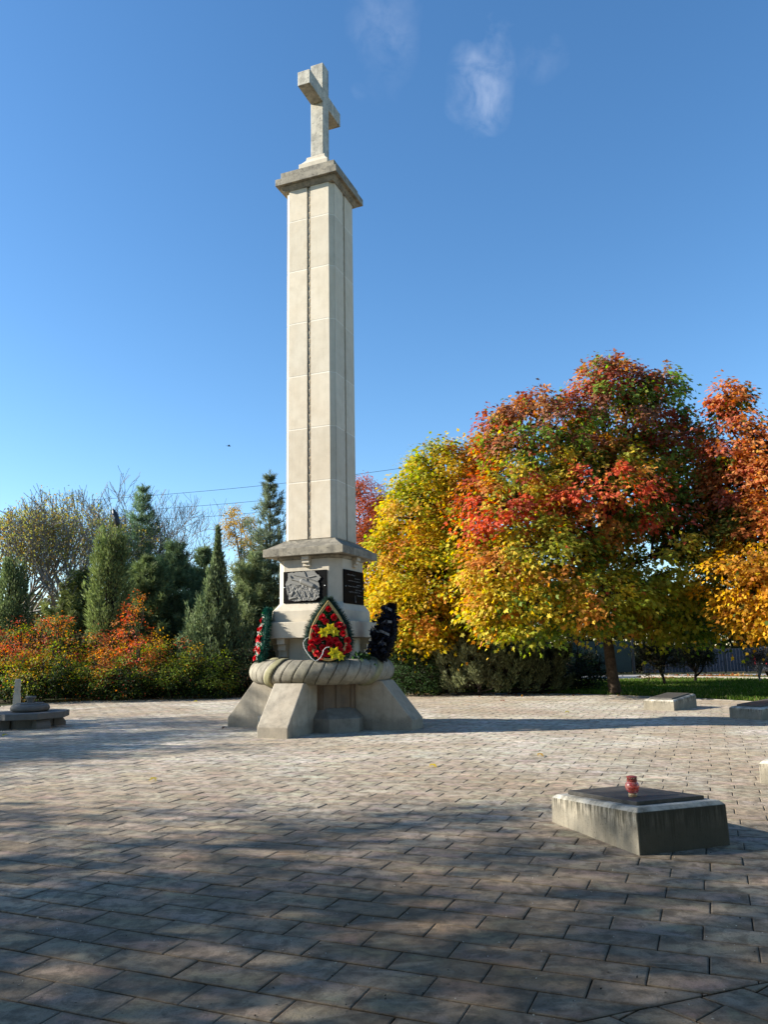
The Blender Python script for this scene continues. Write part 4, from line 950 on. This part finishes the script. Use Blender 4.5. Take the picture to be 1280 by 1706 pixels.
# --- far woodland seen as one mass, and low undergrowth
def mass(name, label, x0, x1, y0, y1, h, n, size, cols_, seed, hn=.35):
    r_ = np.random.RandomState(seed); x = r_.uniform(x0, x1, n); y = r_.uniform(y0, y1, n)
    top = h * (1 + hn * np.array([mnoise.noise((a * .22, b * .1, seed)) + .5 * mnoise.noise((a * .7, 1, seed)) for a, b in zip(x, y)]))
    z = top * r_.rand(n) ** .7; P = np.stack([x, y, z], 1); lc_ = np.array(cols_); patch = np.array([mnoise.noise((a * .3, b * .3, c * .3)) for a, b, c in P]); ci = np.clip(((patch + .5) * len(lc_) + r_.normal(0, .5, n)).astype(int), 0, len(lc_) - 1)
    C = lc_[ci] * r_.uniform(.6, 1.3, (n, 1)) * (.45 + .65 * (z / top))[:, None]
    o = foliage(name, OVAL * (1.5, 1, 1), P, r_.normal(0, 1, (n, 3)), r_.normal(0, 1, (n, 3)) + (0, -.6, .5), size * r_.uniform(.6, 1.3, n), C, M_leaf, None); return tag(o, label, 'foliage', kind='stuff')
mass('undergrowth', 'dark tangled undergrowth filling the space behind the left shrubs', -20, -2, 31.5, 37, 2.4, 42000, .16, [(.02, .03, .012), (.035, .045, .02), (.06, .05, .025), (.03, .045, .02)], 91)
mass('undergrowth', 'shaded undergrowth behind the junipers right of the column', -2, 6.5, 31, 36, 2.0, 18000, .15, [(.015, .025, .01), (.03, .04, .015), (.06, .04, .02)], 92)
mass('woodland', 'far belt of mixed autumn trees across the whole back', -60, 62, 60, 72, 5.6, 60000, .42, [(.05, .06, .03), (.07, .075, .03), (.14, .11, .04), (.05, .055, .03)], 93)
mass('low_hedge', 'dark clipped hedge strip across the road behind the maple trunk', 5, 17, 47.2, 48.2, 1.2, 9000, .15, [(.015, .022, .01), (.03, .03, .015)], 94, .15)

# --- lawn blades
def grass():
    r_ = np.random.RandomState(5); n = 150000; x = r_.uniform(1, 21, n); y = r_.uniform(20, 38, n)
    k = (np.hypot(x - CX, y - CY) > 12.8) & (x / y < .56) & (r_.rand(n) < np.clip(1.6 - (y - 24) / 14, .3, 1)); x, y = x[k], y[k]; n = len(x)
    P = np.stack([x, y, np.full(n, -.035)], 1); D = r_.normal(0, .45, (n, 3)) + (0, 0, 1)
    pt = np.array([mnoise.noise((a * .5, b * .5, 0)) for a, b in zip(x, y)])[:, None]
    C = np.array((.07, .115, .018))[None] * r_.uniform(.6, 1.4, (n, 1)) * (1 + .5 * pt); C[r_.rand(n) < .08] = (.25, .22, .08)
    o = foliage('grass', NEED * (2.6, 1, 1), P, D, r_.normal(0, 1, (n, 3)), .12 * r_.uniform(.6, 1.4, n), C, M_leaf, None); return tag(o, 'short green lawn grass beyond the plaza rim', 'grass', kind='stuff')
grass()
def litter(name, label, n, fx, fy, cols_, size, seed, z=.0, shape=OVAL):
    r_ = np.random.RandomState(seed); x, y = fx(r_, n), fy(r_, n); P = np.stack([x, y, z + .012 * r_.rand(n)], 1); lc_ = np.array(cols_)
    C = lc_[r_.randint(0, len(lc_), n)] * r_.uniform(.6, 1.3, (n, 1)); D = r_.normal(0, 1, (n, 3)) * (1, 1, .25)
    o = foliage(name, shape, P, D, r_.normal(0, .25, (n, 3)) + (0, 0, 1), size * r_.uniform(.6, 1.3, n), C, M_leaf, None); return tag(o, label, 'leaf litter', kind='stuff')
a_, b_ = gr(1075, 1127), gr(1225, 1127)
litter('leaf_litter', 'band of rusty fallen leaves along the far kerb', 5000, lambda r_, n: r_.uniform(a_.x - .5, b_.x + 1, n), lambda r_, n: np.interp(r_.rand(n), [0, 1], [36.4, 41.5]), [(.40, .13, .05), (.30, .10, .04), (.45, .30, .12)], .16, 6)
litter('leaf_litter', 'brown fallen leaves under the maple at the lawn rim', 2600, lambda r_, n: r_.uniform(3, 14, n), lambda r_, n: r_.uniform(26, 40, n), [(.20, .09, .04), (.30, .16, .05)], .13, 7, -.01)
litter('leaf_litter', 'ochre leaf crumbs gathered at the foot of the left shrubs', 1500, lambda r_, n: r_.uniform(-12, 2, n), lambda r_, n: 28.75 + .9 * r_.rand(n) , [(.28, .18, .05), (.16, .10, .04)], .08, 8, .01)
litter('leaf_litter', 'yellow leaves dropped on the earth between the ring and the olive junipers', 900, lambda r_, n: r_.uniform(1.0, 6.5, n), lambda r_, n: r_.uniform(28.6, 31, n), [(.45, .30, .05), (.30, .16, .05)], .12, 10, -.01)
# specks of grit and seed on the near paving
def grit():
    r_ = np.random.RandomState(9); n = 2600; y = 3 + 16 * r_.rand(n) ** 1.6; x = r_.uniform(-.55, .6, n) * (y + 1); P = np.stack([x, y, np.full(n, .003)], 1)
    k = r_.rand(n) < .5; C = np.where(k[:, None], np.array((.5, .47, .4))[None], np.array((.03, .025, .02))[None])
    o = foliage('grit', OVAL, P, r_.normal(0, 1, (n, 3)) * (1, 1, .4), r_.normal(0, .5, (n, 3)) + (0, 0, 1), .011 * r_.uniform(.5, 1.6, n), C, M_leaf, None); tag(o, 'pale and dark crumbs of grit strewn over the paving', 'grit', kind='stuff')
grit()
# single fallen leaves
fl = [(718, 1276, 'yellow maple leaf lying alone in the middle of the plaza', (.62, .46, .05), .13), (260, 1299, 'pale yellow leaf lying by itself on the paving front left of the column', (.50, .40, .10), .12), (897, 1258, 'ochre leaf lying right of the column foot', (.5, .3, .06), .12), (948, 1187, 'yellowish leaf on the paving before the block by the lawn', (.42, .36, .08), .13),
      (835, 1168, 'curled brown leaf near the rim before the olive junipers', (.22, .06, .03), .17), (800, 1161, 'brown crumpled leaf at the plaza rim', (.24, .09, .04), .14), (9, 1225, 'yellow leaf at the left edge in front of the stone table', (.60, .48, .05), .14), (328, 1169, 'lemon yellow leaf at the rim below the pointed juniper', (.65, .55, .04), .13), (374, 1213, 'dark dead leaf near the left buttress', (.06, .03, .02), .15)]
for px, py, lab, c_, s_ in fl:
    p = gr(px, py, .01); r_ = np.random.RandomState(px); V = place(MAPLE * (1, 1, 2.2), np.zeros((1, 3)), r_.normal(0, 1, (1, 3)) * (1, 1, 0), np.array([[.1, -.25, 1.]]), [s_])
    V[:, 2] -= V[:, 2].min(); o = np_mesh('fallen_leaf', V, 10, M_leaf, None, np.repeat(np.array([c_]), 10, 0)); o.location = (p.x, p.y, .004); tag(o, lab, 'leaf', 'single leaves fallen on the plaza')
# sprigs in the planter
for (n_, r__, lab, c_, h) in ((.55, 1.15, 'green leafy sprig in the ring planter right of the front wreath', (.05, .10, .03), .22), (.15, 1.22, 'dull olive sprig in the ring planter under the black wreath', (.10, .12, .04), .18)):
    p = M(n_, r__, 1.30); g = empty('planter_plant', p, 0, lab, 'plant', None); r_ = np.random.RandomState(int(n_ * 100)); n = 160
    P = np.abs(r_.normal(0, 1, (n, 3))) * (0, 0, .1) + r_.normal(0, .13, (n, 3)) * (1, 1, 0); P[:, 2] = r_.uniform(.0, h, n)
    foliage('foliage', OVAL, P, r_.normal(0, 1, (n, 3)) + (0, 0, .8), r_.normal(0, 1, (n, 3)), .09 * r_.uniform(.6, 1.3, n), np.array(c_)[None] * r_.uniform(.6, 1.7, (n, 1)), M_leaf, g)
    st = MB()
    for k in range(6): st.tube([(0, 0, 0), (r_.normal(0, .06), r_.normal(0, .06), h * .6), (r_.normal(0, .12), r_.normal(0, .12), h)], [.006, .005, .003], 4)
    st.build('stem', M_bark, g)

# ------------------------------------------------------------------ off-picture trees: left row shades the plaza, the others are added to dim skylight
def shade_col(p, o, r_): return (np.array((.30, .22, .03)) if vnoise(p, .5, 9) > 0 else np.array((.09, .12, .02))) * r_.uniform(.7, 1.2)
SG = 'avenue trees left of the plaza'
for k, (x, y, H_, rr, n, per, lab) in enumerate(((-19, 6.0, 11.0, 3.2, 240, 29, 'broad avenue tree beside the plaza, fourth from the far end'), (-20, 1.2, 12.5, 3.8, 290, 29, 'broad avenue tree beside the near plaza corner'), (-17, -3.4, 12, 3.8, 290, 29, 'broad avenue tree behind the near plaza corner'),
        (-24, 18.4, 10.5, 2.7, 190, 32, 'loose avenue tree level with the column'), (-14, 3.4, 8.0, 2.5, 170, 26, 'small round avenue tree close to the near plaza corner'), (-6, -4.5, 10, 4.4, 420, 60, 'added tree behind the viewing spot to the left, blocking sky light'), (.8, -4.6, 10.5, 4.7, 480, 60, 'added tree straight behind the viewing spot, blocking sky light'), (8.5, -3.5, 10.5, 4.6, 430, 60, 'added tree behind the viewing spot to the right, blocking sky light'), (13.5, 3.0, 10.5, 4.2, 380, 60, 'added tree right of the near plaza corner, blocking sky light'))):
    lobes = [((x + rr * .55 * math.cos(a), y + rr * .5 * math.sin(a), H_ - rr * (.9 + .35 * (j % 2))), (rr * .6, rr * .6, rr * .62)) for j, a in enumerate([i * 2 * math.pi / 6 + k for i in range(6)])] + [((x, y, H_ - rr * .55), (rr * .6, rr * .6, rr * .55)), ((x, y, H_ - rr * 1.5), (rr * .8, rr * .75, rr * .6))]
    broad(lab, 'tree', (x, y, -.03), lobes, n, per, .17, shade_col, .2, OVAL * (1.4, 1, 1), 'avenue_tree', SG, cl=.55, seed=100 + k, prune=True, twigs=k < 4)
sparse('thinly leaved avenue tree giving broken shade left of the plaza', (-31, 11.4, 0), 11.5, 111, yg, .2, 'avenue_tree', SG, .55, .16, 7, .24, lsize=.22)
sparse('nearly bare avenue tree next to the thinly leaved one', (-22, 14.6, 0), 8.8, 112, yg, .35, 'avenue_tree', SG, .55, .15, 7, .24, lsize=.2)

# ------------------------------------------------------------------ fence, gate, car, lamp, wires, bird
fg = empty('sheet_metal_fence', (at(1070, 1120, 46).x, 46, 0), R(-6), 'blue-grey sheet metal fence across the road, seen under the maple', 'fence')
for k in range(8):
    x = .1 + k * 1.15; b = MB(); b.box((x + .57, 0, .68), (1.12, .05, 1.30)); 
    for j in range(6): b.box((x + .12 + j * .18, -.032, .68), (.03, .02, 1.28))
    b.build('panel', M_panel, fg); MB().box((x, .02, .72), (.07, .10, 1.5)).build('post', M_lampm, fg)
gg = empty('metal_gate', (at(938, 1120, 46).x, 46.1, 0), 0, 'dark green solid metal gate left of the blue-grey fence', 'gate')
for k in range(2):
    MB().box((1.02 + k * 2.05, 0, .98), (2.0, .05, 1.8)).build('leaf', M_gate, gg, bevel=.01); MB().box((1.02 + k * 2.05, -.04, 1.2), (1.8, .04, .05)).build('rail', M_gate, gg)
for x in (-.05, 4.2): MB().box((x, 0, 1.0), (.13, .13, 2.1)).build('post', M_lampm, gg, bevel=.01)
MB().box((2.12, -.05, 1.05), (.04, .05, .2)).build('handle', M_bolt, gg)

cg = empty('parked_car', (gr(1240, 1127).x + 2.0, 36.9, 0), R(-4), 'dark parked car half hidden by the bare shrub, its tall red tail lamp showing', 'car')
def car_section(y, k=1):
    return [(-2.05, y, .30), (-2.10, y, .55), (-2.06, y, .95), (-1.90, y * .9, 1.40), (-1.2, y * .84, 1.50), (.25, y * .84, 1.48), (.95, y * .92, 1.02), (1.95, y * .95, .90), (2.15, y * .95, .65), (2.12, y, .30)]
b = MB(); b.loft([car_section(-.78), car_section(-.86), car_section(-.86), car_section(.86), car_section(.78)]); b.build('body', M_carp, cg, bevel=.04, seg=3)
for s_ in (-1, 1):
    b = MB(); b.loft([[(x, .80 * s_ + d * s_, z) for x, z in ((-1.72, 1.02), (-1.62, 1.36), (-.45, 1.42), (-.45, 1.02))] for d in (-.02, .045)]); b.build('side_window', M_glassd, cg)
    b = MB(); b.loft([[(x, .80 * s_ + d * s_, z) for x, z in ((-.38, 1.02), (-.38, 1.42), (.2, 1.40), (.72, 1.02))] for d in (-.02, .05)]); b.build('side_window', M_glassd, cg)
    b = MB(); b.loft([[(-2.12, s_ * .84, .58), (-2.10, s_ * .84, 1.02), (-1.92, s_ * .885, 1.06), (-1.95, s_ * .885, .60)], [(-2.13, s_ * .62, .58), (-2.11, s_ * .64, 1.02), (-1.9, s_ * .64, 1.06), (-1.9, s_ * .64, .60)]]); b.build('tail_lamp', M_tail, cg, bevel=.01)
    for x in (-1.32, 1.35):
        wq = MB().lathe([(.2, -.10), (.30, -.10), (.325, -.07), (.325, .07), (.30, .10), (.2, .10)], 28).build('wheel', M_tyre, cg, smooth=False); wq.matrix_local = Matrix.Translation((x, s_ * .80, .325)) @ Matrix.Rotation(math.pi / 2, 4, 'X')
        rm = MB().lathe([(.03, -.10), (.19, -.115), (.2, -.09), (.2, .09), (.19, .115), (.03, .10)], 20); rm = rm.build('rim', M_rim, wq)
MB().box((-2.09, 0, .72), (.03, .5, .12)).build('number_plate', M_white, cg); MB().box((-2.10, 0, .40), (.12, 1.6, .16)).build('bumper', M_lampm, cg, bevel=.03)
b = MB(); b.loft([[(-2.045, -.6, 1.02), (-1.93, -.56, 1.36), (-1.93, .56, 1.36), (-2.045, .6, 1.02)], [(-2.08, -.6, 1.02), (-1.965, -.56, 1.36), (-1.965, .56, 1.36), (-2.08, .6, 1.02)]]); b.build('rear_window', M_glassd, cg)

lp = at(196, 880, 34); g = empty('street_lamp', (lp.x, 34, 0), 0, 'black street lamp with a drooping drop-shaped head over the columnar juniper', 'street lamp')
MB().tube([(0, 0, -.05), (0, 0, 1.2), (0, 0, lp.z - .1), (-.01, 0, lp.z + .25)], [.07, .055, .04, .035], 10).build('pole', M_lampm, g, smooth=True)
hd = MB(); hp = at(190, 860, 34); pts = []; rads = []
for k in range(9):
    t = k / 8; q = at(197 - 9 * t, 876 - 28 * t, 34); pts.append((q.x - lp.x, 0, q.z)); rads.append(.03 + .11 * math.sin(math.pi * min(1, .12 + t * .88)) ** .8)
hd.tube(pts, rads, 12); hd.build('lamp_head', M_lampm, g, smooth=True)
for k, f in enumerate((.45, .7)):
    q = at(191.5 - 3.5 * k, 864 - 7 * k, 34); MB().box((q.x - lp.x, -.12, q.z), (.06, .05, .05)).build('reflector', M_white, g)

for k, (p0, p1, lab) in enumerate((((150, 833), (760, 767), 'uppermost of the three thin power lines crossing behind the column'), ((200, 852), (760, 793), 'middle one of the three thin power lines'), ((230, 866), (600, 830), 'lowest of the three thin power lines, ending at the golden tree'))):
    a, b2 = at(*p0, 62), at(*p1, 62); pts = [a.lerp(b2, t / 16) - Vector((0, 0, .35 * math.sin(math.pi * t / 16))) for t in range(17)]
    o = MB().tube(pts, .016, 5).build('power_line', M_lampm); tag(o, lab, 'power line', 'overhead power lines')

bp = at(381, 743, 45); g = empty('bird', bp, R(20), 'small dark bird gliding in the sky left of the shaft', 'bird')
b = MB(); b.loft([[(x, r_ * math.cos(t * math.pi / 4), r_ * math.sin(t * math.pi / 4)) for t in range(8)] for x, r_ in ((-.10, .006), (-.06, .022), (.0, .034), (.06, .028), (.085, .02), (.11, .016), (.13, .004))]); b.build('body', M_lampm, g, smooth=True)
for s_ in (-1, 1):
    b = MB(); b.add([(.04, 0, .01), (.05, .09 * s_, .06), (.01, .20 * s_, .02), (-.05, .10 * s_, .045), (-.03, 0, .01)], [(0, 1, 2, 3, 4)]); b.build('wing', M_lampm, g)
MB().add([(-.09, -.008, 0), (-.17, -.03, .01), (-.17, .03, .01), (-.09, .008, 0)], [(0, 1, 2, 3)]).build('tail', M_lampm, g)
